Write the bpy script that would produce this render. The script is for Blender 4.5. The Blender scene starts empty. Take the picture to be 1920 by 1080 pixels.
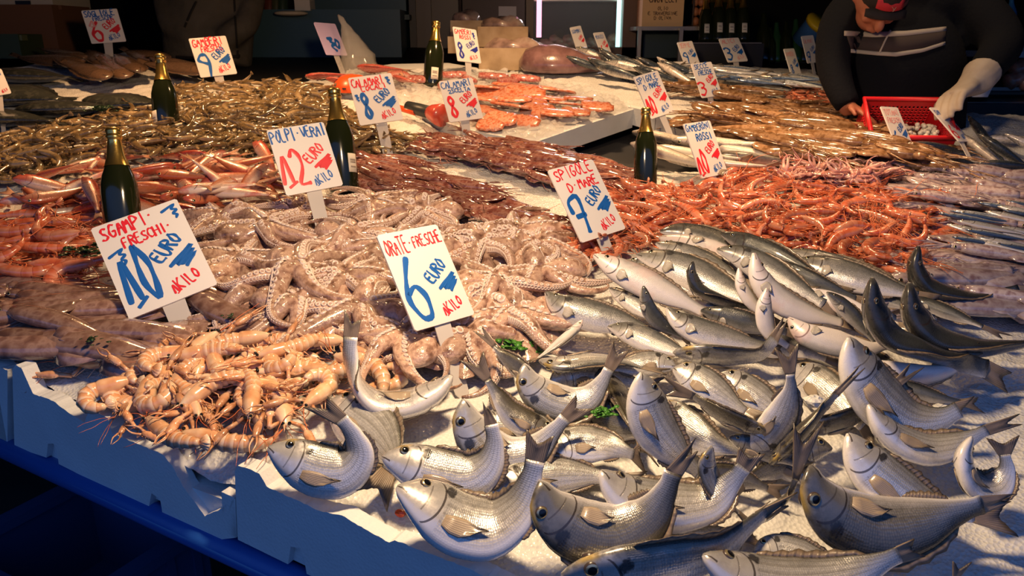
import bpy, math, random
from math import sin, cos, pi, radians, sqrt, atan2, exp
from mathutils import Vector, Matrix
from mathutils.bvhtree import BVHTree
R = random.Random(11)
SC = bpy.context.scene
COL = SC.collection
V = Vector
# ------------------------------------------------------------------ camera
F = 1440.0                       # focal length in pixels of the 1920 wide frame
PITCH = radians(18.0)
CAM = V((0, 0, 1.55))
cd = bpy.data.cameras.new('camera'); cam = bpy.data.objects.new('camera', cd); COL.objects.link(cam)
cam.location = CAM; cam.rotation_euler = (pi/2 - PITCH, 0, 0)
cd.sensor_width = 36; cd.lens = F/1920*36; cd.clip_start = .05; cd.clip_end = 60
cd.dof.use_dof = True; cd.dof.focus_distance = 1.45; cd.dof.aperture_fstop = 13.0
SC.camera = cam
SC.view_settings.view_transform = 'Standard'; SC.view_settings.look = 'None'
SC.view_settings.gamma = 1.0; SC.view_settings.use_curve_mapping = False
SC.view_settings.exposure = 0.0
SC.cycles.max_bounces = 5; SC.cycles.diffuse_bounces = 2; SC.cycles.glossy_bounces = 2
SC.cycles.transmission_bounces = 4; SC.cycles.transparent_max_bounces = 6
SC.cycles.caustics_reflective = False; SC.cycles.caustics_refractive = False
SC.cycles.sample_clamp_indirect = 4.0
# ------------------------------------------------------------------ world: dusk sky behind the customer, nothing from the hall
W = bpy.data.worlds.new('world'); SC.world = W; W.use_nodes = True
nt = W.node_tree; nt.nodes.clear()
wo = nt.nodes.new('ShaderNodeOutputWorld'); bg = nt.nodes.new('ShaderNodeBackground')
tc = nt.nodes.new('ShaderNodeTexCoord'); sx = nt.nodes.new('ShaderNodeSeparateXYZ')
def wmap(sock, a, b, lo, hi):
    m = nt.nodes.new('ShaderNodeMapRange'); m.interpolation_type = 'SMOOTHSTEP'
    for k, v in zip(('From Min', 'From Max', 'To Min', 'To Max'), (a, b, lo, hi)): m.inputs[k].default_value = v
    nt.links.new(sock, m.inputs['Value']); return m.outputs[0]
mu = nt.nodes.new('ShaderNodeMath'); mu.operation = 'MULTIPLY_ADD'; mu.inputs[2].default_value = .01
nt.links.new(tc.outputs['Generated'], sx.inputs[0])
nt.links.new(wmap(sx.outputs['Y'], .1, -.7, 0, .62), mu.inputs[0]); nt.links.new(wmap(sx.outputs['Z'], -.02, .35, .12, 1), mu.inputs[1])
bg.inputs['Color'].default_value = (.13, .34, 1.0, 1)
nt.links.new(mu.outputs[0], bg.inputs['Strength']); nt.links.new(bg.outputs[0], wo.inputs[0])
# ------------------------------------------------------------------ warm lamps hanging over the stall
def lamp(name, loc, watt, rad=.07, col=(1, .66, .36), spot=None, aim=None):
    d = bpy.data.lights.new(name, 'SPOT' if spot else 'POINT'); d.energy = watt; d.color = col; d.shadow_soft_size = rad
    o = bpy.data.objects.new(name, d); COL.objects.link(o); o.location = loc
    if spot:
        d.spot_size = radians(spot); d.spot_blend = .7
        o.rotation_euler = (V(aim) - V(loc)).to_track_quat('-Z', 'Y').to_euler()
    return o
LC = (1, .6, .29)
lamp('hanging_lamp', (-.06, 1.07, 1.86), 62, col=(1, .7, .4))
lamp('hanging_lamp', (.85, 2.25, 2.35), 74, col=LC, spot=72, aim=(.85, 2.4, 1))
lamp('hanging_lamp', (-1.3, 2.9, 2.45), 92, col=(1, .55, .24), spot=118, aim=(-1.3, 2.95, 1))
lamp('hanging_lamp', (.1, 3.1, 2.5), 92, col=LC, spot=118, aim=(.1, 3.1, 1))
lamp('hanging_lamp', (1.35, 2.9, 2.6), 24, col=(1, .66, .36), spot=88, aim=(1.25, 2.8, 1))
# ------------------------------------------------------------------ the display plane and pixel rays
RX = V((1, 0, 0)); FW = V((0, cos(PITCH), -sin(PITCH))); UP = V((0, sin(PITCH), cos(PITCH)))
TILT = radians(10.4)
FT = V((0, cos(TILT), sin(TILT))); NT_ = V((0, -sin(TILT), cos(TILT)))
HPL = .837
def ray(px, py): return FW + RX*((px-960)/F) - UP*((py-540)/F)
def at(px, py, z): return CAM + ray(px, py)*z
def on(px, py, lift=0.0):
    d = ray(px, py); return CAM + d*((HPL-lift)/(-NT_.dot(d)))
def depth(p): return (p-CAM).dot(FW)
def proj(p):
    d = p-CAM; z = d.dot(FW); return 960+F*d.dot(RX)/z, 540-F*d.dot(UP)/z
def inpoly(x, y, P):
    c = False; j = len(P)-1
    for i in range(len(P)):
        if (P[i][1] > y) != (P[j][1] > y) and x < (P[j][0]-P[i][0])*(y-P[i][1])/(P[j][1]-P[i][1])+P[i][0]: c = not c
        j = i
    return c
def edged(x, y, P):
    b = 1e9
    for i in range(len(P)):
        ax, ay = P[i-1]; bx, by = P[i]; dx, dy = bx-ax, by-ay
        t = max(0, min(1, ((x-ax)*dx+(y-ay)*dy)/(dx*dx+dy*dy+1e-9)))
        b = min(b, (x-ax-t*dx)**2+(y-ay-t*dy)**2)
    return sqrt(b)
# ------------------------------------------------------------------ mesh helpers
def lerp(a, b, t): return a+(b-a)*t
def sstep(a, b, x):
    t = max(0, min(1, (x-a)/(b-a))); return t*t*(3-2*t)
def interp(tab, u):
    for i in range(len(tab)-1):
        a, b = tab[i], tab[i+1]
        if u <= b[0]:
            t = (u-a[0])/(b[0]-a[0]+1e-9); return [lerp(x, y, t) for x, y in zip(a[1:], b[1:])]
    return list(tab[-1][1:])
def catmull(P, n):
    """n+1 points evenly spaced along a Catmull-Rom curve through P"""
    if len(P) == 2: return [P[0].lerp(P[1], i/n) for i in range(n+1)]
    Q = [P[0]*2-P[1]]+list(P)+[P[-1]*2-P[-2]]; out = []
    for i in range(1, len(Q)-2):
        a, b, c, d = Q[i-1:i+3]
        for k in range(12):
            t = k/12; out.append(.5*((2*b)+(c-a)*t+(2*a-5*b+4*c-d)*t*t+(3*b-a-3*c+d)*t**3))
    out.append(P[-1].copy())
    cum = [0]
    for i in range(1, len(out)): cum.append(cum[-1]+(out[i]-out[i-1]).length)
    res = []; j = 0
    for i in range(n+1):
        s = cum[-1]*i/n
        while j < len(cum)-2 and cum[j+1] < s: j += 1
        t = (s-cum[j])/max(1e-9, cum[j+1]-cum[j]); res.append(out[j].lerp(out[j+1], min(1, t)))
    return res
class MB:
    def __init__(s): s.v = []; s.f = []; s.uv = []; s.m = []; s.flat = set()
    def add(s, v, f, uv=None, m=0):
        o = len(s.v); s.v += [tuple(x) for x in v]; s.uv += uv if uv else [(0, 0)]*len(v)
        for q in f: s.f.append([i+o for i in q]); s.m.append(m)
    def mesh(s, name, mats, smooth=True):
        me = bpy.data.meshes.new(name); me.from_pydata(s.v, [], s.f)
        ul = me.uv_layers.new(name='UVMap'); li = [0]*len(me.loops); me.loops.foreach_get('vertex_index', li)
        flat = []
        for i in li: flat += s.uv[i]
        ul.data.foreach_set('uv', flat)
        for m in (mats if isinstance(mats, (list, tuple)) else [mats]): me.materials.append(m)
        me.polygons.foreach_set('material_index', s.m)
        me.polygons.foreach_set('use_smooth', [smooth]*len(s.f)); me.update()
        return me
    def box(s, c, sx_, sy, sz, rot=None, m=0):
        vs = []
        for x in (-.5, .5):
            for y in (-.5, .5):
                for z in (-.5, .5):
                    p = V((x*sx_, y*sy, z*sz)); p = rot @ p if rot else p; vs.append(p+V(c))
        s.add(vs, [(0, 1, 3, 2), (4, 6, 7, 5), (0, 4, 5, 1), (2, 3, 7, 6), (0, 2, 6, 4), (1, 5, 7, 3)], m=m)
    def prism(s, poly, ext, m=0):
        """closed polygon (Vectors) extruded by the vector ext"""
        n = len(poly); vs = list(poly)+[p+ext for p in poly]
        s.add(vs, [list(range(n)), list(range(2*n-1, n-1, -1))]+[(i, i+n, (i+1) % n+n, (i+1) % n) for i in range(n)], m=m)
def loft(mb, pts, ups, rad, seg=12, m=0, u0=0.0, u1=1.0, cap=True, taper=0.0):
    """tube through pts; rad = float or (up, down, half width); uv = (along, 0 top .. 1 bottom)"""
    n = len(pts); vs = []; uv = []; fs = []
    up = None
    for i in range(n):
        T = (pts[min(i+1, n-1)]-pts[max(i-1, 0)])
        T = T.normalized() if T.length > 1e-9 else V((1, 0, 0))
        if ups is not None: d = ups[i] if isinstance(ups, list) else ups
        else: d = up if up is not None else (V((0, 0, 1)) if abs(T.z) < .9 else V((0, 1, 0)))
        q = d-T*T.dot(d)
        if q.length < .25 and up is not None: q = q+up*.5; q = q-T*T.dot(q)
        D = q.normalized() if q.length > 1e-6 else T.orthogonal().normalized()
        up = D; Lv = T.cross(D); r = rad[i]
        a, b, w = (r, r, r) if not isinstance(r, (tuple, list)) else r
        for k in range(seg):
            t = 2*pi*k/seg; c = cos(t)
            ww = w*(1-taper*max(c, 0))
            vs.append(pts[i]+D*(a if c > 0 else b)*c+Lv*ww*sin(t)); uv.append((lerp(u0, u1, i/(n-1)), 1-abs(1-t/pi)))
    for i in range(n-1):
        for k in range(seg):
            k2 = (k+1) % seg; fs.append((i*seg+k, i*seg+k2, (i+1)*seg+k2, (i+1)*seg+k))
    if cap:
        a = len(vs); vs += [pts[0], pts[-1]]; uv += [(u0, .5), (u1, .5)]
        for k in range(seg):
            k2 = (k+1) % seg; fs.append((a, k2, k)); fs.append((a+1, (n-1)*seg+k, (n-1)*seg+k2))
    mb.add(vs, fs, uv, m)
def tube(mb, pts, r0, r1=None, seg=6, m=0, n=None):
    if n: pts = catmull(pts, n)
    r1 = r0 if r1 is None else r1
    loft(mb, pts, None, [lerp(r0, r1, i/(len(pts)-1)) for i in range(len(pts))], seg, m)
def lathe(mb, prof, seg=24, m=0, base=V((0, 0, 0)), a0=0, a1=2*pi):
    full = abs(a1-a0-2*pi) < 1e-6; n = seg if full else seg+1; vs = []; fs = []; uv = []
    for j, (r, z) in enumerate(prof):
        for k in range(n):
            t = a0+(a1-a0)*k/seg; vs.append(base+V((r*cos(t), r*sin(t), z))); uv.append((k/seg, j/(len(prof)-1)))
    for j in range(len(prof)-1):
        for k in range(seg):
            k2 = (k+1) % n; fs.append((j*n+k, j*n+k2, (j+1)*n+k2, (j+1)*n+k))
    mb.add(vs, fs, uv, m)
def sheet(mb, rows, th=.0008, m=0):
    """a thin two sided skin through rows of points (lists of equal length); uv = (across, along)"""
    nr, nc = len(rows), len(rows[0]); A = []; B = []; uv = []
    for i in range(nr):
        for j in range(nc):
            dx = rows[i][min(j+1, nc-1)]-rows[i][max(j-1, 0)]; dy = rows[min(i+1, nr-1)][j]-rows[max(i-1, 0)][j]
            nn = dx.cross(dy); nn = nn.normalized() if nn.length > 1e-12 else V((0, 0, 1))
            A.append(rows[i][j]+nn*th); B.append(rows[i][j]-nn*th); uv.append((j/(nc-1), i/(nr-1)))
    N = nr*nc; fs = []
    for i in range(nr-1):
        for j in range(nc-1):
            a = i*nc+j; q = (a, a+1, a+nc+1, a+nc); fs.append(q); fs.append(tuple(N+x for x in reversed(q)))
    ed = [j for j in range(nc)]+[i*nc+nc-1 for i in range(1, nr)]+[(nr-1)*nc+j for j in range(nc-2, -1, -1)]+[i*nc for i in range(nr-2, 0, -1)]
    for i in range(len(ed)):
        a, b = ed[i], ed[(i+1) % len(ed)]; fs.append((b, a, a+N, b+N))
    mb.add(A+B, fs, uv+uv, m)
def ball(mb, c, rx, ry=None, rz=None, rot=None, nu=10, nv=7, m=0):
    ry = rx if ry is None else ry; rz = rx if rz is None else rz; vs = []; fs = []; uv = []
    for j in range(nv+1):
        p = pi*j/nv
        for k in range(nu):
            t = 2*pi*k/nu; q = V((rx*sin(p)*cos(t), ry*sin(p)*sin(t), rz*cos(p))); q = rot @ q if rot else q
            vs.append(V(c)+q); uv.append((k/nu, j/nv))
    for j in range(nv):
        for k in range(nu):
            k2 = (k+1) % nu; fs.append((j*nu+k, (j+1)*nu+k, (j+1)*nu+k2, j*nu+k2))
    mb.add(vs, fs, uv, m)
# ------------------------------------------------------------------ objects
def tag(o, label, cat, group=None, kind=None):
    if label: o['label'] = label
    if cat: o['category'] = cat
    if group: o['group'] = group
    if kind: o['kind'] = kind
    return o
def link(name, data, parent=None):
    o = bpy.data.objects.new(name, data); COL.objects.link(o)
    if parent: o.parent = parent
    return o
def inst(name, parts, mat, label, cat, group=None, kind=None):
    """one thing from a list of (part, mesh[, sub-parts]); a single part becomes the thing itself"""
    if len(parts) == 1 and len(parts[0]) == 2: root = link(name, parts[0][1])
    else:
        root = link(name, None); root.empty_display_size = .02
        for p in parts:
            c = link(p[0], p[1], root)
            if len(p) > 2:
                for q in p[2]: link(q[0], q[1], c)
    root.matrix_world = mat
    return tag(root, label, cat, group, kind)
def T(p): return Matrix.Translation(p)
def struct(name, me): return tag(link(name, me), None, None, None, 'structure')
# ------------------------------------------------------------------ materials
class N:
    def __init__(s, name):
        s.m = bpy.data.materials.new(name); s.m.use_nodes = True; s.t = s.m.node_tree
        s.b = s.t.nodes['Principled BSDF']; s.o = s.t.nodes['Material Output']
    def node(s, ty, **kw):
        n = s.t.nodes.new('ShaderNode'+ty)
        for k, v in kw.items(): setattr(n, k, v)
        return n
    def put(s, sock, v):
        if isinstance(v, bpy.types.NodeSocket): s.t.links.new(v, sock)
        elif v is not None:
            if isinstance(v, tuple) and len(v) == 3 and sock.type == 'RGBA': v = v+(1,)
            sock.default_value = v
    def set(s, **kw):
        for k, v in kw.items(): s.put(s.b.inputs[k.replace('_', ' ')], v)
        return s
    def math(s, op, a, b=None, c=None):
        n = s.node('Math', operation=op)
        for i, x in enumerate((a, b, c)):
            if x is not None: s.put(n.inputs[i], x)
        return n.outputs[0]
    def mix(s, f, a, b, blend='MIX'):
        n = s.node('Mix', data_type='RGBA', blend_type=blend)
        s.put(n.inputs['Factor'], f); s.put(n.inputs['A'], a) if False else s.put(n.inputs[6], a); s.put(n.inputs[7], b)
        return n.outputs[2]
    def ramp(s, f, stops, interp='LINEAR'):
        n = s.node('ValToRGB'); r = n.color_ramp; r.interpolation = interp
        while len(r.elements) < len(stops): r.elements.new(.5)
        for e, (p, c) in zip(r.elements, stops): e.position = p; e.color = (c+(1,)) if isinstance(c, tuple) else (c, c, c, 1)
        s.put(n.inputs[0], f); return n.outputs[0]
    def noise(s, scale, detail=3, vec=None, rough=.5, dist=0):
        n = s.node('TexNoise'); n.inputs['Scale'].default_value = scale; n.inputs['Detail'].default_value = detail
        n.inputs['Roughness'].default_value = rough; n.inputs['Distortion'].default_value = dist
        if vec is not None: s.put(n.inputs['Vector'], vec)
        return n.outputs[0]
    def voro(s, scale, vec=None, feature='F1', out='Distance', rnd=1.0):
        n = s.node('TexVoronoi', feature=feature); n.inputs['Scale'].default_value = scale; n.inputs['Randomness'].default_value = rnd
        if vec is not None: s.put(n.inputs['Vector'], vec)
        return n.outputs[out]
    def obj(s): return s.node('TexCoord').outputs['Object']
    def rnd(s): return s.node('ObjectInfo').outputs['Random']
    def uv(s):
        u = s.node('TexCoord').outputs['UV']; x = s.node('SeparateXYZ'); s.put(x.inputs[0], u)
        return u, x.outputs[0], x.outputs[1]
    def scalev(s, v, sc):
        n = s.node('Mapping'); s.put(n.inputs['Vector'], v); n.inputs['Scale'].default_value = sc; return n.outputs[0]
    def bump(s, h, strength=.3, dist=.002):
        n = s.node('Bump'); n.inputs['Strength'].default_value = strength; n.inputs['Distance'].default_value = dist
        s.put(n.inputs['Height'], h); s.put(s.b.inputs['Normal'], n.outputs[0]); return s
def plain(name, col, rough=.5, metal=0, **kw):
    n = N(name); n.set(Base_Color=col, Roughness=rough, Metallic=metal, **kw); return n.m
def flesh(name, stops, scale=40, rough=.3, bump=.3, bscale=120, coat=.6, spread=.25, detail=4, metal=0.0, bdist=.002):
    """wet flesh: colours from noise, each object a little lighter or darker"""
    n = N(name); o = n.obj(); f = n.noise(scale, detail, o)
    c = n.ramp(f, [(.3+.4*i/max(1, len(stops)-1), s) for i, s in enumerate(stops)])
    k = n.math('MULTIPLY_ADD', n.rnd(), spread*2, 1-spread)
    c = n.mix(1.0, c, n.ramp(k, [(0, 0.0), (1, 1.0)]), 'MULTIPLY') if False else n.mix(1.0, c, comb(n, k), 'MULTIPLY')
    n.set(Base_Color=c, Roughness=rough, Metallic=metal, Coat_Weight=coat, Coat_Roughness=.08)
    n.bump(n.noise(bscale, 3, o), bump, bdist); return n.m
def shell(name, stops, line, bands=6.0, u0=.4, scale=30, rough=.22, bscale=150, spread=.25, coat=.7, pale=.0, palec=(.9, .8, .66)):
    """jointed shell: dark seams between the rings of the tail, paler ring edges"""
    n = N(name); o = n.obj(); uv, u, v = n.uv(); c = n.ramp(n.noise(scale, 4, o), [(.3+.4*i/max(1, len(stops)-1), q) for i, q in enumerate(stops)])
    w = n.math('FRACT', n.math('MULTIPLY', n.math('SUBTRACT', u, u0), bands/(1-u0))); on_ = n.math('GREATER_THAN', u, u0)
    c = n.mix(n.math('MULTIPLY', n.math('MULTIPLY', n.ramp(w, [(.45, 0.0), (.85, 1.0)]), on_), pale), c, palec)
    c = n.mix(n.math('MULTIPLY', n.math('MULTIPLY', n.ramp(w, [(0, 1.0), (.13, 0.0)]), on_), .65), c, line)
    c = n.mix(n.math('MULTIPLY', n.ramp(v, [(.55, 0.0), (.95, 1.0)]), .5), c, palec) if pale else c
    k = n.math('MULTIPLY_ADD', n.rnd(), spread*2, 1-spread); c = n.mix(1.0, c, comb(n, k), 'MULTIPLY')
    n.set(Base_Color=c, Roughness=rough, Coat_Weight=coat, Coat_Roughness=.08)
    h = n.math('ADD', n.math('MULTIPLY', n.noise(bscale, 3, o), .5), n.math('MULTIPLY', w, on_)); n.bump(h, .4, .002); return n.m
def comb(n, k):
    x = n.node('CombineColor'); [n.put(x.inputs[i], k) for i in range(3)]; return x.outputs[0]
def fish_mat(name, stops, metal=.3, rough=.32, scales=(70, 26), head=None, gill=.25, spots=None, sc_dark=.35, blotch=0.0, coat=.5, spread=.12, stripes=0, dirt=.5, gold=0, headmax=.8, iris=0.0):
    n = N(name); uv, u, v = n.uv()
    o = n.obj(); nz = n.noise(35, 4, o); nz2 = n.noise(140, 2, o)
    vv = n.math('ADD', v, n.math('MULTIPLY', n.math('SUBTRACT', nz, .5), .22))
    c = n.ramp(vv, stops, 'EASE')
    sc = n.voro(1.0, n.scalev(uv, (scales[0], scales[1], 1)), rnd=.35)
    bodym = n.math('MULTIPLY', n.math('GREATER_THAN', u, gill+.02), n.ramp(v, [(0, 1.0), (.62, 1.0), (.88, .15), (1, 0.0)]))
    edge = n.ramp(sc, [(.25, 0.0), (.62, 1.0)])
    c = n.mix(n.math('MULTIPLY', n.math('MULTIPLY', edge, bodym), sc_dark), c, (.05, .05, .05))
    if stripes:
        w = n.math('SINE', n.math('MULTIPLY', v, stripes)); w = n.ramp(w, [(.1, 0.0), (.9, 1.0)])
        c = n.mix(n.math('MULTIPLY', n.math('MULTIPLY', w, bodym), .3), c, (.16, .14, .1))
    if head:
        hm = n.ramp(n.math('ADD', u, n.math('MULTIPLY', n.math('SUBTRACT', nz, .5), .1)), [(gill-.06, 1.0), (gill+.02, 0.0)])
        c = n.mix(n.math('MULTIPLY', n.math('MULTIPLY', hm, n.ramp(v, [(0, .9), (.55, .8), (.8, 0.0)])), n.ramp(nz2, [(.3, .25), (.7, 1.0)])), c, head)
    if gold:
        gm = n.math('MULTIPLY', n.ramp(u, [(.05, 0.0), (.09, 1.0), (.13, 1.0), (.17, 0.0)]), n.ramp(v, [(.1, 1.0), (.22, 0.0)]))
        c = n.mix(n.math('MULTIPLY', gm, gold), c, (.55, .38, .1))
    # gill cover edge, mouth
    vm = n.math('SUBTRACT', v, .5); gl = n.math('SUBTRACT', u, n.math('SUBTRACT', gill, n.math('MULTIPLY', n.math('MULTIPLY', vm, vm), .45)))
    gm = n.math('MULTIPLY', n.math('LESS_THAN', n.math('ABSOLUTE', gl), .006), n.math('LESS_THAN', n.math('ABSOLUTE', vm), .36))
    gl2 = n.math('SUBTRACT', u, n.math('SUBTRACT', gill*.68, n.math('MULTIPLY', n.math('MULTIPLY', vm, vm), .2)))
    gm2 = n.math('MULTIPLY', n.math('LESS_THAN', n.math('ABSOLUTE', gl2), .004), n.math('LESS_THAN', n.math('ABSOLUTE', vm), .2))
    mo = n.math('MULTIPLY', n.math('LESS_THAN', n.math('ABSOLUTE', n.math('SUBTRACT', n.math('SUBTRACT', v, .52), n.math('MULTIPLY', u, 1.0))), .035), n.math('LESS_THAN', u, gill*.24))
    ln = n.math('MAXIMUM', n.math('MAXIMUM', gm, n.math('MULTIPLY', gm2, .6)), mo)
    c = n.mix(n.math('MULTIPLY', ln, .85), c, (.05, .035, .03))
    if blotch:
        du = n.math('DIVIDE', n.math('SUBTRACT', u, gill+.015), .035); dv = n.math('DIVIDE', n.math('SUBTRACT', v, .28), .1)
        r2 = n.math('ADD', n.math('MULTIPLY', du, du), n.math('MULTIPLY', dv, dv)); r2 = n.math('ADD', r2, n.math('MULTIPLY', n.math('SUBTRACT', nz2, .5), 1.6))
        c = n.mix(n.math('MULTIPLY', n.ramp(r2, [(.5, 1.0), (1.0, 0.0)]), blotch), c, (.03, .028, .03))
    if spots:
        sp = n.ramp(n.noise(spots[1], 3, o), [(.52, 0.0), (.6, 1.0)]); c = n.mix(n.math('MULTIPLY', sp, spots[2]), c, spots[0])
    k = n.math('MULTIPLY_ADD', n.rnd(), spread*2, 1-spread); c = n.mix(1.0, c, comb(n, k), 'MULTIPLY')
    mt = n.math('MULTIPLY', n.ramp(v, [(0, .4), (.3, 1.0), (.7, 1.0), (.95, .2)]), metal)
    n.set(Base_Color=c, Roughness=n.ramp(nz2, [(.3, rough-.08), (.7, rough+.1)]), Metallic=mt, Coat_Weight=coat, Coat_Roughness=.1)
    h = n.math('ADD', n.math('MULTIPLY', n.math('MULTIPLY', sc, bodym), -.8), n.math('MULTIPLY', ln, -1.2))
    n.bump(n.math('ADD', h, n.math('MULTIPLY', nz, .5)), .35, .0016)
    return n.m
def fin_mat(name, ca, cb, rays=42, rough=.4, alpha=1.0):
    n = N(name); uv, u, v = n.uv()
    w = n.math('SINE', n.math('MULTIPLY', u, rays*2)); w = n.ramp(w, [(.0, 0.0), (1, 1.0)])
    o = n.obj(); nz = n.noise(60, 3, o)
    c = n.mix(n.math('MULTIPLY', w, .6), ca, cb); c = n.mix(n.ramp(n.math('ADD', v, n.math('MULTIPLY', n.math('SUBTRACT', nz, .5), .5)), [(.55, 0.0), (1, .75)]), c, (.035, .028, .022))
    n.set(Base_Color=c, Roughness=rough, Coat_Weight=.4, Coat_Roughness=.15); n.bump(w, .4, .001); return n.m
M = {}
M['eye_pupil'] = plain('eye_pupil', (.006, .006, .008), .04)
M['eye_iris'] = plain('eye_iris', (.62, .52, .3), .22, .75)
M['eye_rim'] = plain('eye_rim', (.07, .05, .045), .3)
M['bream'] = fish_mat('bream_skin', [(0, (.05, .052, .05)), (.11, (.11, .11, .1)), (.22, (.4, .39, .37)), (.42, (.66, .645, .62)), (.62, (.8, .77, .745)), (.84, (.87, .83, .8))], metal=.4, rough=.27, scales=(84, 30), head=(.46, .44, .43), gill=.25, blotch=.9, gold=.8, stripes=60, sc_dark=.26, iris=.7)
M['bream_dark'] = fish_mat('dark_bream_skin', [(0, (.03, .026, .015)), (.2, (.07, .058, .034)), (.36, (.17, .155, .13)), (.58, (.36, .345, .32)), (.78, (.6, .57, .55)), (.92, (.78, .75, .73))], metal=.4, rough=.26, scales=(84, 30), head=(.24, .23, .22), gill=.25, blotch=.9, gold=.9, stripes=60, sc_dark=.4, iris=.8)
M['bass'] = fish_mat('bass_skin', [(0, (.05, .055, .055)), (.18, (.1, .105, .1)), (.33, (.25, .25, .24)), (.5, (.45, .44, .43)), (.68, (.76, .72, .7)), (.85, (.86, .8, .78))], metal=.28, rough=.3, scales=(110, 34), head=(.12, .11, .085), gill=.23, sc_dark=.5, blotch=.8, headmax=.5)
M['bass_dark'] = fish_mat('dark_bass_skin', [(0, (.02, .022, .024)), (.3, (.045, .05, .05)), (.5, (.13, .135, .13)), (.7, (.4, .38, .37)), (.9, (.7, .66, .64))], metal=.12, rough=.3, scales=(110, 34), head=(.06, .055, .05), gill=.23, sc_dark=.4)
M['bass_pale'] = fish_mat('pale_bass_skin', [(0, (.14, .14, .14)), (.2, (.4, .38, .37)), (.38, (.74, .69, .67)), (.6, (.86, .79, .77)), (.85, (.87, .8, .78))], metal=.1, rough=.36, scales=(110, 34), head=(.75, .6, .57), gill=.23, sc_dark=.1, spots=((.75, .42, .38), 18, .25))
M['fin'] = fin_mat('fin_membrane', (.27, .2, .14), (.12, .09, .065))
M['fin_pale'] = fin_mat('pale_fin_membrane', (.42, .33, .24), (.25, .18, .12), 30)
M['fin_grey'] = fin_mat('grey_fin_membrane', (.5, .46, .41), (.34, .3, .26), 30)
M['mullet'] = fish_mat('mullet_skin', [(0, (.42, .08, .03)), (.25, (.54, .16, .07)), (.48, (.6, .3, .21)), (.72, (.67, .47, .38)), (.95, (.7, .56, .48))], metal=.12, rough=.3, scales=(50, 16), head=(.55, .17, .09), spots=((.52, .05, .04), 22, .6), sc_dark=.14, spread=.22)
M['mullet_fin'] = fin_mat('mullet_fin', (.62, .3, .16), (.45, .17, .09))
M['mackerel'] = fish_mat('mackerel_skin', [(0, (.02, .03, .045)), (.28, (.06, .08, .1)), (.45, (.3, .31, .32)), (.62, (.66, .62, .58)), (.9, (.74, .66, .6))], metal=.4, rough=.25, scales=(160, 50), spots=((.015, .02, .03), 60, .4), head=(.12, .12, .12), sc_dark=.1, spread=.25)
M['hake'] = fish_mat('hake_skin', [(0, (.1, .085, .075)), (.25, (.28, .24, .2)), (.45, (.6, .53, .46)), (.8, (.72, .65, .58))], metal=.2, rough=.3, scales=(160, 50), sc_dark=.1, spread=.2)
M['sardine'] = fish_mat('sardine_skin', [(0, (.03, .06, .14)), (.3, (.1, .16, .3)), (.42, (.5, .55, .62)), (.8, (.7, .68, .68))], metal=.5, rough=.2, scales=(120, 40), sc_dark=.1, spread=.2)
M['sole'] = fish_mat('sole_skin', [(0, (.1, .058, .035)), (.5, (.14, .08, .05)), (1, (.1, .058, .035))], metal=0, rough=.2, scales=(160, 60), spots=((.09, .055, .035), 30, .5), sc_dark=.2, spread=.25)
M['turbot'] = fish_mat('turbot_skin', [(0, (.015, .017, .015)), (.5, (.035, .038, .032)), (1, (.015, .017, .015))], metal=0, rough=.16, scales=(90, 40), spots=((.09, .09, .07), 45, .35), sc_dark=.3)
M['redfish'] = fish_mat('redfish_skin', [(0, (.5, .08, .06)), (.4, (.6, .2, .15)), (.8, (.62, .42, .36))], metal=.1, rough=.25, scales=(50, 18), head=(.5, .1, .07), sc_dark=.15)
# ice: coarse wet grains
n = N('crushed_ice'); o = n.obj()
h = n.math('ADD', n.voro(150, o), n.math('MULTIPLY', n.noise(45, 4, o), .8))
n.set(Base_Color=n.ramp(n.noise(6, 3, o), [(.3, (.72, .71, .68)), (.7, (.84, .83, .8))]), Roughness=n.ramp(n.noise(200, 2, o), [(.35, .12), (.65, .55)]), Specular_IOR_Level=.5)
n.bump(h, .55, .004); M['ice'] = n.m
n = N('polystyrene'); o = n.obj(); n.set(Base_Color=n.ramp(n.noise(9, 3, o), [(.3, (.74, .74, .73)), (.7, (.82, .82, .81))]), Roughness=.75); n.bump(n.voro(190, o), .22, .002); M['foam'] = n.m
M['blue_pipe'] = plain('blue_pipe', (.02, .11, .42), .35)
M['sign_white'] = plain('sign_plastic', (.83, .79, .77), .3, Coat_Weight=.3)
M['ink_red'] = plain('red_marker', (.78, .025, .045), .4)
M['ink_blue'] = plain('blue_marker', (.012, .12, .46), .4)
M['ink_navy'] = plain('navy_marker', (.015, .03, .33), .4)
M['ink_faint'] = plain('faded_red_marker', (.8, .38, .38), .4)
n = N('clear_stake'); n.set(Base_Color=(.66, .62, .6), Roughness=.25, Alpha=.8, Coat_Weight=.4); M['stake'] = n.m
n = N('bottle_glass'); n.set(Base_Color=(.012, .016, .006), Roughness=.14, Specular_IOR_Level=.4, Coat_Weight=.35, Coat_Roughness=.03); M['glass'] = n.m
n = N('gold_foil'); o = n.obj(); n.set(Base_Color=(.75, .5, .14), Metallic=.95, Roughness=.26); n.bump(n.noise(130, 3, o), .25, .0015); M['gold'] = n.m
M['label'] = plain('paper_label', (.78, .72, .62), .6)
M['label_grey'] = plain('label_print', (.35, .3, .26), .6)
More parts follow.
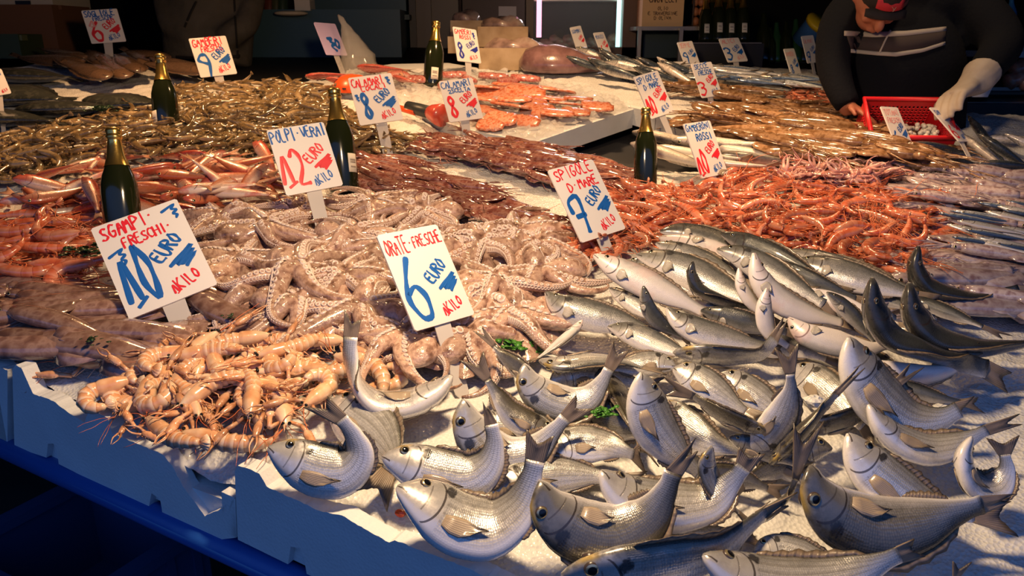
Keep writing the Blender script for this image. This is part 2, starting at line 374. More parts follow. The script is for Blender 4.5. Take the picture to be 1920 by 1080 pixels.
# ------------------------------------------------------------------ floor, back wall, stall deck
n = N('floor_stone'); o = n.obj(); n.set(Base_Color=n.ramp(n.noise(3, 5, o), [(.3, (.02, .02, .022)), (.7, (.045, .042, .04))]), Roughness=.45); M['floor'] = n.m
n = N('hall_wall'); o = n.obj(); n.set(Base_Color=n.ramp(n.noise(2, 5, o), [(.3, (.014, .012, .011)), (.7, (.03, .025, .022))]), Roughness=.8); M['wall'] = n.m
mb = MB(); mb.box((0, 3, -.05), 16, 14, .1); struct('floor', mb.mesh('floor', M['floor']))
mb = MB(); mb.box((0, 7.6, 2.4), 16, .2, 5); struct('wall_back', mb.mesh('wall_back', M['wall']))
mb = MB(); mb.box((0, 3.75, 2.98), 16, 8.0, .12); struct('ceiling_sky_block', mb.mesh('ceiling_sky_block', M['wall']))  # unseen ceiling, added to keep the blue sky light off the back
mb = MB(); mb.box((-5.2, 4, 1.5), .2, 7.5, 3); struct('wall_left_sky_block', mb.mesh('wall_left_sky_block', M['wall']))  # unseen side wall, added to narrow the opening for sky light
mb = MB(); mb.box((5.6, 4, 1.5), .2, 7.5, 3); struct('wall_right_sky_block', mb.mesh('wall_right_sky_block', M['wall']))  # unseen wall opposite, added likewise to hold back sky light
# main ice bed and the back counter ice: one bumpy granular surface each
ICE = [(-420, 530), (22, 716), (100, 765), (165, 800), (205, 800), (330, 900), (395, 965), (440, 935), (455, 897), (920, 1092), (1300, 1270), (2500, 1270), (2500, 290), (1790, 290), (1500, 315), (1420, 296), (1200, 296), (1180, 330), (1000, 298), (860, 262), (742, 128), (600, 132), (420, 142), (330, 118), (250, 82), (0, 92), (-420, 80)]
ICE2 = [(880, 118), (1420, 262), (1500, 320), (1790, 300), (2500, 300), (2500, 225), (1840, 200), (1560, 165), (1530, 118), (1300, 112), (1000, 104)]
def ground_bumps(x, y):
    return .003*sin(x*23+sin(y*17)*1.9)*sin(y*14+2.1*sin(x*11))+.003*sin(x*61+y*37+2*sin(y*9))*sin(y*53-x*29+2*sin(x*7))
def ice_mesh(name, poly, x0, x1, s0, s1, st, low=0):
    mb = MB(); idx = {}; nx = int((x1-x0)/st); ns = int((s1-s0)/st); base = CAM-NT_*HPL
    keep = {}
    for i in range(nx+1):
        for j in range(ns+1):
            x, s = x0+i*st, s0+j*st; p = base+RX*x+FT*s; q = proj(p)
            if inpoly(q[0], q[1], poly):
                keep[i, j] = len(mb.v); e = edged(q[0], q[1], poly); mb.v.append(tuple(p+NT_*(ground_bumps(x, s)+R.uniform(-.0018, .0018)-low-(.03*(1-e/35)**2 if e < 35 else 0)))); mb.uv.append((x, s))
    for (i, j), a in keep.items():
        b, c, d = keep.get((i+1, j)), keep.get((i+1, j+1)), keep.get((i, j+1))
        if None not in (b, c, d): mb.f.append([a, b, c, d]); mb.m.append(0)
    return mb.mesh(name, M['ice'])
def blank(name, me, label, cat, kind=None, group=None): return tag(link(name, me), label, cat, group, kind)
ICE_MAIN = 1
#'bed of crushed ice spread over the sloping fish stall', 'ice', 'stuff')
blank('crushed_ice', ice_mesh('crushed_ice', ICE2, -.6, 4.2, 2.0, 4.6, .02), 'crushed ice spread over the rear counter of the stall', 'ice', 'stuff')
# dark deck boards below the ice
M['deck'] = plain('deck_board', (.018, .018, .022), .6)
def slab(poly_px, lift, th):
    mb = MB(); mb.prism([on(x, y, lift) for x, y in poly_px], -NT_*th); return mb
struct('floor_deck', slab([(-500, 560), (30, 790), (440, 985), (1000, 1230), (2600, 1290), (2600, 200), (1700, 110), (-500, 60)], -.125, .03).mesh('stall_deck', M['deck']))
# ------------------------------------------------------------------ polystyrene boxes along the front edge
E0, E1 = on(23, 690, .012), on(900, 1072, .012)
EA = (E1-E0).normalized()                               # along the front edge, to the right
EN = EA.cross(V((0, 0, 1))).normalized()                # outwards, towards the customer
EU = EA.cross(EN)*-1; EU = EU if EU.z > 0 else -EU
def main_ice():
    a = (EA-NT_*EA.dot(NT_)).normalized(); b = NT_.cross(a).normalized(); b = b if b.dot(FT) > 0 else -b
    o = on(23, 690, 0); mb = MB(); keep = {}; st = .0125; na, nb = int(6.4/st), int(3.9/st)
    for i in range(na+1):
        for j in range(nb+1):
            ca, cb = -2.6+i*st, .0+j*st
            if cb > 1.6 and (i % 2 or j % 2): pass
            p = o+a*ca+b*cb; q = proj(p)
            if q[0] < -500 or q[0] > 2500 or q[1] > 1500 or not (inpoly(q[0], q[1], ICE) or cb < .3): continue
            if cb < .008 and not 235 < q[0] < 475: continue
            e = edged(q[0], q[1], ICE) if cb > .3 else 99
            lo = .018+.008*max(0, 1-(cb-.01)/.08)**2+(.03*(1-e/35)**2 if e < 35 else 0)
            if 0 < q[0] < 480 and cb < .3: lo += .035*exp(-((q[0]-380)/60)**2)*max(0, 1-cb/.16)+.02*exp(-((q[0]-250)/90)**2)*max(0, 1-cb/.16)
            keep[i, j] = len(mb.v); mb.v.append(tuple(p+NT_*(ground_bumps(ca, cb)+R.uniform(-.002, .002)-lo))); mb.uv.append((ca, cb))
    for (i, j), k in keep.items():
        q = (k, keep.get((i+1, j)), keep.get((i+1, j+1)), keep.get((i, j+1)))
        if None not in q: mb.f.append(list(q)); mb.m.append(0)
    return mb.mesh('crushed_ice', M['ice'])
blank('crushed_ice', main_ice(), 'bed of crushed ice spread over the sloping fish stall', 'ice', 'stuff')
def onface(px, py, off=0.0):
    d = ray(px, py); o = E0+EN*off; t = (o-CAM).dot(EN)/d.dot(EN); return CAM+d*t
def foam_box(top, bottom, right_top, label, depth_=.5, th=.028):
    """front wall traced along its broken rim, extruded to its thickness, with a right end wall and a floor"""
    mb = MB(); P = [onface(*p) for p in top]+[onface(*p) for p in bottom]
    n = len(P); c = sum(P, V((0, 0, 0)))/n
    # jagged rim
    Q = []
    for i in range(len(top)-1):
        a, b = P[i], P[i+1]; k = max(1, int((b-a).length/.006))
        for j in range(k): Q.append(a.lerp(b, j/k)+(EU*R.uniform(-.0012, .0012) if j else V((0, 0, 0))))
    Q += P[len(top)-1:]
    mb.prism(Q, -EN*th)
    lb = P[-1]; rb = P[len(top)]
    fl = [lb-EN*.012, rb-EN*.012, rb-EN*depth_, lb-EN*depth_]; mb.prism(fl, EU*.055)
    if right_top:
        rt = [onface(*p) for p in right_top]            # outline of the right end, given on the front face, swept back
        h0 = (rt[0]-rb).dot(EU); h1 = (rt[1]-rb).dot(EU)
        q = [rb, rb+EU*h0, rb-EN*.10+EU*h1, rb-EN*depth_+EU*h1, rb-EN*depth_]
        mb.prism(q, -EA*th)
    me = mb.mesh('foam_box', M['foam'], False)
    return tag(link('foam_box', me), label, 'box', 'white foam fish boxes along the stall front')
foam_box([(23, 692), (30, 684), (40, 690), (52, 716), (62, 738), (100, 752), (130, 775), (158, 792), (166, 772), (178, 771), (202, 784), (210, 812), (260, 833), (305, 852), (322, 872), (345, 915), (368, 945), (384, 968), (396, 962), (409, 958), (441, 934)],
         [(443, 1008), (410, 1012), (305, 966), (303, 952), (300, 936), (284, 925), (278, 955), (110, 870), (107, 845), (100, 832), (90, 832), (87, 858), (27, 838)], [(441, 934), (441, 934)], 'broken-rimmed white foam box at the stall front, full of scampi')
foam_box([(440, 884), (446, 873), (470, 880), (486, 888), (500, 912), (600, 958), (640, 966), (690, 995), (730, 1017), (740, 1013), (880, 1066), (930, 1092), (1100, 1180)],
         [(1100, 1330), (575, 1076), (570, 1046), (562, 1028), (545, 1025), (540, 1058), (446, 1012)], [(1100, 1180), (1100, 1180)], 'long white foam box at the stall front, full of sea bream')
foam_box([(-200, 590), (-40, 655), (2, 690), (14, 694)], [(14, 835), (-200, 740)], [(14, 694), (14, 694)], 'white foam box cut off by the picture edge beside the scampi box')
foam_box([(945, 1062), (980, 1058), (1035, 1076), (1100, 1105)], [(1100, 1120), (945, 1072)], None, 'small broken foam box corner below the curved sea bream', .05) if False else None
mb = MB(); a, b = onface(-260, 718, .0), onface(1050, 1325, .0)
tube(mb, [a-EN*.008, b-EN*.008], .024, seg=20); blank('rail', mb.mesh('rail', M['blue_pipe']), 'blue painted pipe rail under the foam boxes', 'rail')
# plastic crate in the dark under the stall
M['crate_blue'] = plain('crate_plastic', (.03, .06, .16), .5)
def crate(name, c, sx_, sy, sz, rz, mat, label):
    parts = []; rot = Matrix.Rotation(rz, 3, 'Z'); mb = MB(); t = .012
    for k, (ox, oy, w, d) in enumerate(((0, -sy/2, sx_, t), (0, sy/2, sx_, t), (-sx_/2, 0, t, sy), (sx_/2, 0, t, sy))):
        m2 = MB(); m2.box((ox, oy, sz/2), w, d, sz)
        for q in range(5):
            f = (q-2)/5
            if w > d: m2.box((ox+f*w, oy+(-.006 if oy < 0 else .006), sz/2), .02, .012, sz*.9)
            else: m2.box((ox+(-.006 if ox < 0 else .006), oy+f*d, sz/2), .012, .02, sz*.9)
        parts.append(('side_panel', m2.mesh('side_panel', mat, False)))
    m2 = MB(); m2.box((0, 0, .01), sx_, sy, .02); parts.append(('base', m2.mesh('base', mat, False)))
    m2 = MB()
    for (ox, oy, w, d) in ((0, -sy/2, sx_+.04, .04), (0, sy/2, sx_+.04, .04), (-sx_/2, 0, .04, sy), (sx_/2, 0, .04, sy)): m2.box((ox, oy, sz), w, d, .025)
    parts.append(('rim', m2.mesh('rim', mat, False)))
    inst(name, parts, T(c) @ Matrix.Rotation(rz, 4, 'Z'), label, 'crate')
crate('plastic_crate', at(150, 1040, 1.75)-V((0, 0, .22)), .42, .34, .26, radians(-28), M['crate_blue'], 'dark blue plastic crate in the shadow under the stall')
# ------------------------------------------------------------------ fish
K = {
 'bream': dict(prof=[(0, .012, .014, .01), (.03, .055, .045, .034), (.09, .118, .08, .054), (.17, .155, .12, .075), (.26, .18, .155, .085), (.38, .185, .175, .088), (.52, .178, .175, .08), (.7, .13, .132, .055), (.85, .072, .072, .03), (.95, .048, .048, .018), (1, .05, .05, .012)],
   mat='bream', fin='fin', eye=(.125, 50, .034), tail=(.24, .15, .5), dors=(.3, .86, .045), anal=(.66, .86, .035), pec=(.29, 112, .27, 'fin_pale')),
 'bass': dict(prof=[(0, .012, .012, .01), (.04, .035, .028, .026), (.12, .064, .055, .045), (.22, .088, .08, .056), (.36, .1, .1, .062), (.52, .098, .102, .058), (.72, .072, .074, .038), (.88, .042, .038, .02), (.96, .034, .034, .013), (1, .036, .036, .01)],
   mat='bass', fin='fin', eye=(.105, 52, .02), tail=(.17, .1, .4), dors=(.36, .84, .03), anal=(.66, .84, .025), pec=(.25, 112, .1, 'fin_grey')),
 'mullet': dict(prof=[(0, .025, .025, .025), (.04, .08, .04, .045), (.12, .13, .065, .07), (.25, .145, .105, .085), (.45, .125, .11, .08), (.7, .08, .075, .05), (.9, .04, .04, .025), (1, .04, .04, .015)],
   mat='mullet', fin='mullet_fin', eye=(.12, 40, .026), tail=(.2, .13, .5), dors=(.33, .6, .05), anal=None, pec=(.27, 115, .15, 'mullet_fin')),
 'mackerel': dict(prof=[(0, .012, .012, .01), (.06, .04, .035, .03), (.2, .075, .075, .06), (.4, .09, .095, .07), (.65, .065, .065, .05), (.88, .025, .025, .02), (1, .02, .02, .012)],
   mat='mackerel', fin='fin', eye=(.08, 55, .018), tail=(.14, .1, .6), dors=None, anal=None, pec=None),
 'hake': dict(prof=[(0, .015, .015, .015), (.06, .045, .04, .04), (.2, .07, .07, .06), (.4, .075, .08, .06), (.7, .05, .05, .035), (.9, .026, .026, .016), (1, .024, .024, .01)],
   mat='hake', fin='fin_pale', eye=(.09, 45, .018), tail=(.12, .06, .15), dors=(.3, .9, .03), anal=(.45, .9, .025), pec=None),
 'sardine': dict(prof=[(0, .012, .012, .01), (.08, .045, .045, .03), (.3, .085, .1, .05), (.6, .07, .08, .04), (.9, .03, .03, .016), (1, .026, .026, .01)],
   mat='sardine', fin='fin', eye=(.08, 70, .02), tail=(.16, .1, .6), dors=None, anal=None, pec=None),
 'sole': dict(prof=[(0, .05, .05, .015), (.05, .09, .09, .03), (.2, .125, .125, .05), (.45, .13, .13, .052), (.75, .085, .085, .034), (.93, .045, .045, .012), (1, .035, .035, .008)],
   mat='sole', fin='sole', eye=None, tail=(.1, .05, -.1), dors=(.08, .93, .03), anal=(.08, .93, .03), pec=None),
 'turbot': dict(prof=[(0, .03, .03, .012), (.05, .1, .1, .045), (.2, .2, .2, .08), (.45, .26, .26, .09), (.7, .17, .17, .065), (.9, .07, .07, .02), (1, .05, .05, .012)],
   mat='turbot', fin='turbot', eye=None, tail=(.17, .09, -.1), dors=(.1, .9, .05), anal=(.15, .9, .05), pec=None),
}
def eye_mesh(c, nn, r):
    mb = MB(); a = nn.orthogonal().normalized(); b = nn.cross(a); vs = [c+nn*r*.42]; fs = []; ms = []
    ring = [(.3, .40), (.6, .32), (.66, .3), (.88, .17), (1.0, .03), (1.05, -.25)]; S = 14
    for q, h in ring:
        for k in range(S): t = 2*pi*k/S; vs.append(c+(a*cos(t)+b*sin(t))*r*q+nn*r*h)
    for k in range(S): fs.append((0, 1+k, 1+(k+1) % S)); ms.append(0)
    for j in range(len(ring)-1):
        for k in range(S):
            k2 = (k+1) % S; fs.append((1+j*S+k, 1+(j+1)*S+k, 1+(j+1)*S+k2, 1+j*S+k2)); ms.append(0 if j < 1 else (1 if j in (1, 2) else 2))
    mb.add(vs, fs); mb.m = ms
    return mb.mesh('eye', [M['eye_pupil'], M['eye_iris'], M['eye_rim']])
def fish_parts(kind, P, D0, tips=None, hs=1.0, ws=1.0, mat=None, n=36, seg=20, small=False, seed=0):
    """P: snout to tail root (local points); D0: towards the back fin; tips: the two corners of the tail fin"""
    k = K[kind]; rr = random.Random(seed); pts = catmull(P, n); L = sum((pts[i+1]-pts[i]).length for i in range(n))
    D0 = D0 if callable(D0) else D0.normalized(); tang = [(pts[min(i+1, n)]-pts[max(i-1, 0)]).normalized() for i in range(n+1)]
    De = None
    if tips:
        w = tips[0]-tips[1]; w = w-tang[-1]*w.dot(tang[-1])
        if w.length > .02*L:
            De = w.normalized(); dr = D0(tang[-1]) if callable(D0) else D0; De = De if De.dot(dr) > 0 else -De
    ds = []; prev = None
    for i in range(n+1):
        u = i/n; d = D0(tang[i]) if callable(D0) else D0.copy()
        if De is not None: s = sstep(.62, 1, u); d = d*(1-s)+De*s
        q = d-tang[i]*d.dot(tang[i])
        if prev is not None:
            pq = prev-tang[i]*prev.dot(tang[i]); q = q*max(.1, q.length)+pq*.8
        q.normalize(); ds.append(q); prev = q
    rad = []
    for i in range(n+1):
        u = i/n; a, b, w = interp(k['prof'], u); g = 1+.07*(sstep(.12, .235, u)-sstep(.25, .275, u))
        rad.append((a*L*hs, b*L*hs, w*L*ws*g))
    mb = MB(); loft(mb, pts, ds, rad, seg, taper=.22)
    body = [('body', mb.mesh('body', M[mat or k['mat']]))]
    def surf(u, phi, side=1, out=1.0):
        x = u*n; i = min(n-1, int(x)); t = x-i; c = pts[i].lerp(pts[i+1], t); D = ds[i].lerp(ds[i+1], t).normalized(); Tt = tang[i].lerp(tang[i+1], t).normalized(); Lv = Tt.cross(D)
        a, b, w = [lerp(p, q, t) for p, q in zip(rad[i], rad[i+1])]; ph = radians(phi); cc = cos(ph); w = w*(1-.22*max(cc, 0))
        p = c+D*(a if cc > 0 else b)*cc*out+Lv*w*sin(ph)*side*out
        nn = (D*cc/max(1e-6, (a if cc > 0 else b))+Lv*sin(ph)*side/max(1e-6, w)).normalized()
        return p, nn, Tt, D, Lv
    parts = body
    # tail fin
    tl, ts, notch = k['tail']; B, nn, Tt, D, Lv = surf(1, 0); c = pts[-1]; hb = rad[-1][0]*.95; De2 = ds[-1]
    if tips:
        t0, t1 = tips
        if (t0-t1).dot(De2) < 0: t0, t1 = t1, t0
        if (t0-t1).length < .04*L: m = (t0+t1)/2; t0 = m+De2*ts*L*.5; t1 = m-De2*ts*L*.5
    else:
        bend = Lv*rr.uniform(-.06, .06)*L
        t0 = c+Tt*tl*L+De2*ts*L*.85+bend; t1 = c+Tt*tl*L-De2*ts*L*.85+bend
    NR, NC = 6, 15 if not small else 7; rows = []
    for i in range(NR):
        f = i/(NR-1); row = []
        for j in range(NC):
            s = j/(NC-1); b = c+De2*hb*(1-2*s)-tang[-1]*L*.015; e = t0.lerp(t1, s)
            e = c.lerp(e, 1-notch*sin(pi*s)**1.3*(.8)); 
            if 0 < j < NC-1: e = c.lerp(e, 1+rr.uniform(-.07, .03))
            flare = f**1.15; p = b.lerp(e, flare); row.append(p+Lv*sin(s*9+seed)*.004*L*f)
        rows.append(row)
    mb = MB(); sheet(mb, rows, .0009 if not small else .0006); parts.append(('tail_fin', mb.mesh('tail_fin', M[k['fin']])))
    def strip(name, rng, phi, nn_=12):
        u0, u1, h = rng; rows = [[], []]
        for j in range(nn_+1):
            u = lerp(u0, u1, j/nn_); p, nv, Tt, D, Lv = surf(u, phi, 1, .97); hh = h*L*(sin(pi*min(1, .12+.88*j/nn_))**.5)*(1 if j % 2 else .72)
            rows[0].append(p); rows[1].append(p+nv*hh+Tt*hh*.7+Lv*.1*hh)
        mb = MB(); sheet(mb, rows, .0007); parts.append((name, mb.mesh(name, M[k['fin']])))
    if not small or kind in ('sole', 'turbot'):
        if k['dors']: strip('dorsal_fin', k['dors'], 0)
        if k['anal']: strip('anal_fin', k['anal'], 180)
    if k['pec'] and not small:
        u, phi, ln, pm = k['pec']
        for sd in (1, -1):
            p, nv, Tt, D, Lv = surf(u, phi, sd, 1.0); rows = [[] for _ in range(5)]
            for i in range(5):
                f = i/4
                for j in range(6):
                    s = j/5-.5; wd = (.022+.03*sin(pi*min(1, f*.9+.05)))*(1.02-f**3); uu = min(.97, u+f*ln*(1-.35*abs(s+.2)))
                    q, qn, *_ = surf(uu, phi+s*wd*620*(1-.15*f)*(.18/max(.1, .5*(interp(k['prof'], uu)[0]+.1))), sd, 1.0); rows[i].append(q+qn*L*(.004+.02*f*f))
            mb = MB(); sheet(mb, rows, .0006); parts.append(('pectoral_fin', mb.mesh('pectoral_fin', M[pm])))
    if k['eye']:
        u, phi, r = k['eye']
        for sd in (1, -1):
            p, nv, *_ = surf(u, phi, sd); parts.append(('eye', eye_mesh(p-nv*r*L*.08, nv, r*L)))
    return parts
def vec(d): return RX*d[0]+FT*d[1]+NT_*d[2]
def fish(kind, t, lift, spine, tips, D, label, hs=1.0, mat=None, ws=1.0, group=None):
    """a fish traced as its spine; t = tilt of the plane it bends in (0 lies in the display, 90 stands up)"""
    global FID
    FID += 1
    bx, by = max(spine, key=lambda p: p[1]); base = on(bx, by, lift/100); tt = radians(t)
    u = FT*cos(tt)+NT_*sin(tt); m = RX.cross(u)
    def onp(x, y): d = ray(x, y); return CAM+d*((base-CAM).dot(m)/d.dot(m))
    P = [onp(*p)-base for p in spine]
    if isinstance(D[0], str):
        maway = m if m.dot(FW) > 0 else -m; wa = D[1]; c = catmull(P, 24); k = max(range(25), key=lambda i: proj(c[i]+base)[1]); k = min(23, max(1, k))
        sg = 1 if m.cross((c[k+1]-c[k-1]).normalized()).dot(UP) > 0 else -1
        sg = sg if D[0] == 'i' else -sg
        dv = lambda Tt: (m.cross(Tt)*sg+maway*wa).normalized()
    else: dv = vec(D)
    tp = None
    if tips:
        z = depth(P[-1]+base)+ (.0 if len(tips) < 3 else tips[2]); tp = [at(x, y, z)-base for x, y in tips[:2]]
    names = {'bream': ('sea_bream', 'silver sea bream heaped at the front'), 'bass': ('sea_bass', 'sea bass heaped behind the sea bream')}
    nm, gr = names[kind]
    return inst(nm, fish_parts(kind, P, dv, tp, hs, ws, mat, seed=FID), T(base), label, 'fish', group or gr)
FID = 0
# ------------------------------------------------------------------ sea bream, each traced from the photograph
A_, T_ = ('i', 1.25), ('o', -.7)
BREAM = [
 (64, 4.5, [(503, 838), (545, 862), (600, 884), (648, 884), (674, 852), (662, 815), (640, 786)], [(568, 763), (614, 742)], ('i', .4), 'bright sea bream bent in a curl on the rim of the long foam box', 1.0, None),
 (0, 2.5, [(618, 752), (668, 786), (712, 820), (738, 858), (728, 884)], None, (-.45, .9, .2), 'white-flanked sea bream lying behind the curled one at the box rim', 1.15, 'bream'),
 (66, 3.5, [(848, 704), (815, 735), (760, 756), (705, 752), (668, 716), (657, 665), (657, 632)], [(646, 580), (677, 598)], (-.25, .9, -.25), 'white-bellied bream beside the scampi with its tail straight up', .95, None),
 (64, 4, [(716, 856), (765, 874), (822, 892), (878, 898), (915, 872), (927, 832), (921, 796)], [(905, 752), (914, 762)], ('i', .5), 'sea bream with tail raised, right above the big pale-bellied front bream', .95, None),
 (64, 4.5, [(744, 912), (795, 945), (858, 982), (925, 990), (972, 954), (993, 904), (1003, 864)], [(1010, 806), (1016, 815)], A_, 'biggest pale-bellied bream at the front, curved like a bowl', 1.05, None),
 (64, 4, [(868, 748), (880, 790), (905, 832), (948, 858), (1000, 846), (1038, 808), (1060, 784)], [(1096, 748), (1098, 758)], T_, 'dark-backed bream with an upright head, below the orange stake sign', .9, 'bream'),
 (64, 5, [(982, 682), (994, 716), (1022, 744), (1064, 758), (1102, 748), (1126, 720), (1142, 692)], [(1150, 638), (1181, 656)], T_, 'grey scaly bream curled up with a wide brown fan tail', .95, 'bream'),
 (12, 6, [(1010, 676), (1055, 684), (1105, 678), (1160, 678), (1205, 690)], None, (0, -1, .35), 'arched bream with its big round eye low and a white lit back', .95, 'bream'),
 (64, 4.5, [(1012, 902), (1034, 948), (1085, 990), (1150, 1004), (1212, 974), (1246, 925), (1262, 886)], [(1306, 818), (1309, 846)], T_, 'large dark-backed bream curved round another at the front centre', 1.0, 'bream_dark'),
 (64, 5, [(1126, 882), (1150, 915), (1196, 942), (1265, 950), (1328, 940), (1372, 902), (1394, 876)], [(1386, 838), (1436, 850)], A_, 'bream with a pale throat, cradled in the large dark-backed one', 1.0, None),
 (14, 4, [(1030, 848), (1085, 834), (1140, 836), (1188, 852)], [(1205, 822), (1214, 893)], (.05, 1, .4), 'broad bream lying flat with a ragged brown tail fin spread', 1.35, 'bream'),
 (0, 2.5, [(915, 928), (970, 908), (1040, 892), (1110, 892), (1150, 900)], None, (0, 1, .6), 'bluish bream mostly hidden under the front centre heap', .9, 'bream'),
 (62, 5, [(1203, 698), (1206, 745), (1226, 798), (1268, 848), (1312, 888)], None, (.8, .5, .25), 'pale-bellied bream standing head up in the middle of the heap', 1.15, None),
 (22, 8, [(1440, 812), (1396, 796), (1348, 774), (1300, 742)], [(1240, 702), (1246, 742)], (.2, -.5, 1), 'dark bream seen from its back with a brown tail pointing up left', .95, 'bream_dark'),
 (20, 7, [(1262, 690), (1306, 714), (1352, 742), (1398, 772)], None, (.4, .6, .5), 'silver bream with a wide shiny eye behind a brown tail', 1.25, 'bream'),
 (0, 4.5, [(1268, 688), (1228, 682), (1180, 686), (1140, 690)], None, (0, .9, .5), 'small-faced bream looking right between two bigger heads', 1.1, None),
 (20, 4, [(1345, 702), (1392, 730), (1446, 766), (1495, 800)], None, (.3, .7, .6), 'blue-headed bream with a blood-red eye in the heap', 1.1, 'bream'),
 (80, 4, [(1395, 850), (1432, 822), (1464, 780), (1481, 732), (1482, 702)], [(1452, 652), (1498, 642)], (.95, -.15, .2), 'bright scaly bream with its fan tail upright in the heap centre', .95, 'bream'),
 (68, 5, [(1592, 632), (1602, 682), (1642, 742), (1702, 784), (1758, 786), (1798, 768)], [(1828, 742), (1792, 790)], (.7, .6, .3), 'big pale bream with raised head below the black-headed sea bass', 1.1, None),
 (70, 4, [(1442, 872), (1482, 832), (1525, 786), (1568, 738)], [(1614, 682), (1622, 690)], (-.4, -.7, .5), 'slim dark tail stalk of a bream rising edge-on from the heap', .75, 'bream_dark'),
 (40, 4, [(1492, 806), (1560, 794), (1620, 770), (1664, 736)], [(1706, 682), (1734, 688)], (-.2, -.3, 1), 'dark bream with split tail fin pointing up right', .8, 'bream_dark'),
 (64, 4, [(1628, 758), (1648, 795), (1692, 828), (1750, 842), (1812, 824), (1850, 806)], [(1912, 776), (1918, 796)], A_, 'smooth blue-white bream lying bowed on bare ice at the right', .85, None),
 (45, 4, [(1590, 812), (1614, 862), (1660, 906), (1714, 942), (1770, 962), (1825, 966)], None, (.75, .45, .4), 'long blue-grey bream with dark eye patch in front of bare ice', 1.0, 'bream'),
 (64, 4.5, [(1520, 872), (1530, 915), (1568, 962), (1636, 990), (1708, 984), (1780, 964), (1842, 946)], [(1904, 926), (1896, 940)], T_, 'dark bream with gold glints curving along the front right ice', .95, 'bream_dark'),
 (64, 4, [(1822, 818), (1806, 858), (1824, 905), (1862, 914), (1886, 884), (1884, 852)], [(1848, 820), (1911, 816)], A_, 'sea bream curled tight at the right edge, tail fan beside its head', 1.05, None),
 (62, 4, [(1385, 990), (1432, 966), (1474, 934), (1492, 898)], [(1488, 792), (1546, 788)], (-.3, -.7, .4), 'bream whose large brown fan tail stands beside the gold-glint one', .85, 'bream_dark'),
 (20, 4, [(1052, 1078), (1150, 1070), (1250, 1056), (1340, 1036), (1402, 988), (1436, 962)], [(1494, 922), (1480, 950)], (-.1, -.1, 1), 'long grey-backed bream stretched along the bottom front', .8, 'bream'),
 (64, 5, [(1318, 1040), (1372, 1078), (1458, 1100), (1550, 1092), (1630, 1064), (1686, 1040)], [(1714, 1010), (1736, 1044)], A_, 'bream cut by the bottom edge, pinkish snout and tail both raised', .85, None),
 (0, 3, [(1412, 1034), (1470, 1036), (1530, 1052), (1592, 1066)], None, (.1, .9, .4), 'blue-faced bream lying on the ice near the bottom edge', 1.15, 'bream'),
 (70, 3, [(1334, 836), (1326, 876), (1344, 920), (1385, 962)], None, (-.6, -.5, .5), 'bluish bream face peering up beside the cradled bream\'s tail', 1.15, 'bream'),
 (20, 4, [(1366, 820), (1402, 836), (1446, 852), (1490, 870)], None, (0, .4, 1), 'dark bream with a reddish snout under the upright fan tail', .95, 'bream_dark'),
 (64, 3, [(1724, 1140), (1768, 1112), (1790, 1088)], [(1786, 1052), (1822, 1054)], A_, 'bream showing only its tail tips at the bottom edge', .9, 'bream_dark'),
 (35, 5, [(1012, 724), (976, 694), (945, 668), (926, 648)], [(886, 620), (903, 610)], (-.1, .4, 1), 'bream with dark forked tail behind the 6 EURO sign stake', .9, 'bream_dark'),
 (55, 5, [(1042, 816), (1000, 800), (960, 778), (934, 742), (914, 712)], [(859, 674), (907, 658)], (.1, .8, .5), 'bream with wide dark tail standing right of the 6 EURO stake', .9, 'bream_dark'),
 (0, 3.5, [(948, 776), (980, 786), (1020, 806), (1060, 830)], None, (.2, .9, .5), 'pink-cheeked bream with a red mouth, deep in the heap', 1.0, None),
 (0, 3, [(1150, 706), (1164, 745), (1184, 790), (1200, 830)], None, (-.7, .2, .6), 'blue-black bream in the shadow right of the wide brown fan tail', 1.0, 'bream_dark'),
 (0, 3, [(1478, 690), (1530, 722), (1578, 764), (1620, 800)], None, (.3, .7, .6), 'blue-flanked bream low beneath the upright fan tail', 1.1, 'bream'),
 (40, 6, [(1262, 660), (1312, 664), (1372, 668), (1424, 664), (1452, 636)], [(1470, 592), (1476, 600)], (.1, -.6, .8), 'silver bream with a frowning mouth, tail edge raised at its right', 1.15, 'bream'),
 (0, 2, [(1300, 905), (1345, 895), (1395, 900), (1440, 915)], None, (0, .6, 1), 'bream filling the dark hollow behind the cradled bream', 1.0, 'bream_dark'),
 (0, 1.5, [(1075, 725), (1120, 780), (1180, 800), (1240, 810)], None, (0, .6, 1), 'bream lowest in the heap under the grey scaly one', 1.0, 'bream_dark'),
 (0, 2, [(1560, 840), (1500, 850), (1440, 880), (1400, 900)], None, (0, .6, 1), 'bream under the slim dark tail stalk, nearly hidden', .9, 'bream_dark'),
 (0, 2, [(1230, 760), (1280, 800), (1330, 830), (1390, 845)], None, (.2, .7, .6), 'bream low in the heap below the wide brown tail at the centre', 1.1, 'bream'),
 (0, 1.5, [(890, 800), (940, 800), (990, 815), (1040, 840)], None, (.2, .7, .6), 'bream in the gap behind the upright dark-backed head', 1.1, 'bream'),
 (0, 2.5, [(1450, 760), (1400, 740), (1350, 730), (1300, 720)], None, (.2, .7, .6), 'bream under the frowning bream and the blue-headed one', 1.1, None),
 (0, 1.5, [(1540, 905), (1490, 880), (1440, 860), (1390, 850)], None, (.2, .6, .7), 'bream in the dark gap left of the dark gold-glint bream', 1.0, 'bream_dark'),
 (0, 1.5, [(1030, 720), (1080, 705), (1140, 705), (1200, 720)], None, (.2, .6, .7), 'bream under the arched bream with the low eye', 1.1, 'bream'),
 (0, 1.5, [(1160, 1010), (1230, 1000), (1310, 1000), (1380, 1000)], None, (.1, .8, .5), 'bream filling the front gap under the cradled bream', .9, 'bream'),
]
for t, lf, sp, tp, D, lb, hs, mt in BREAM: fish('bream', t, lf, sp, tp, D, lb, hs*1.0, mt, .9)
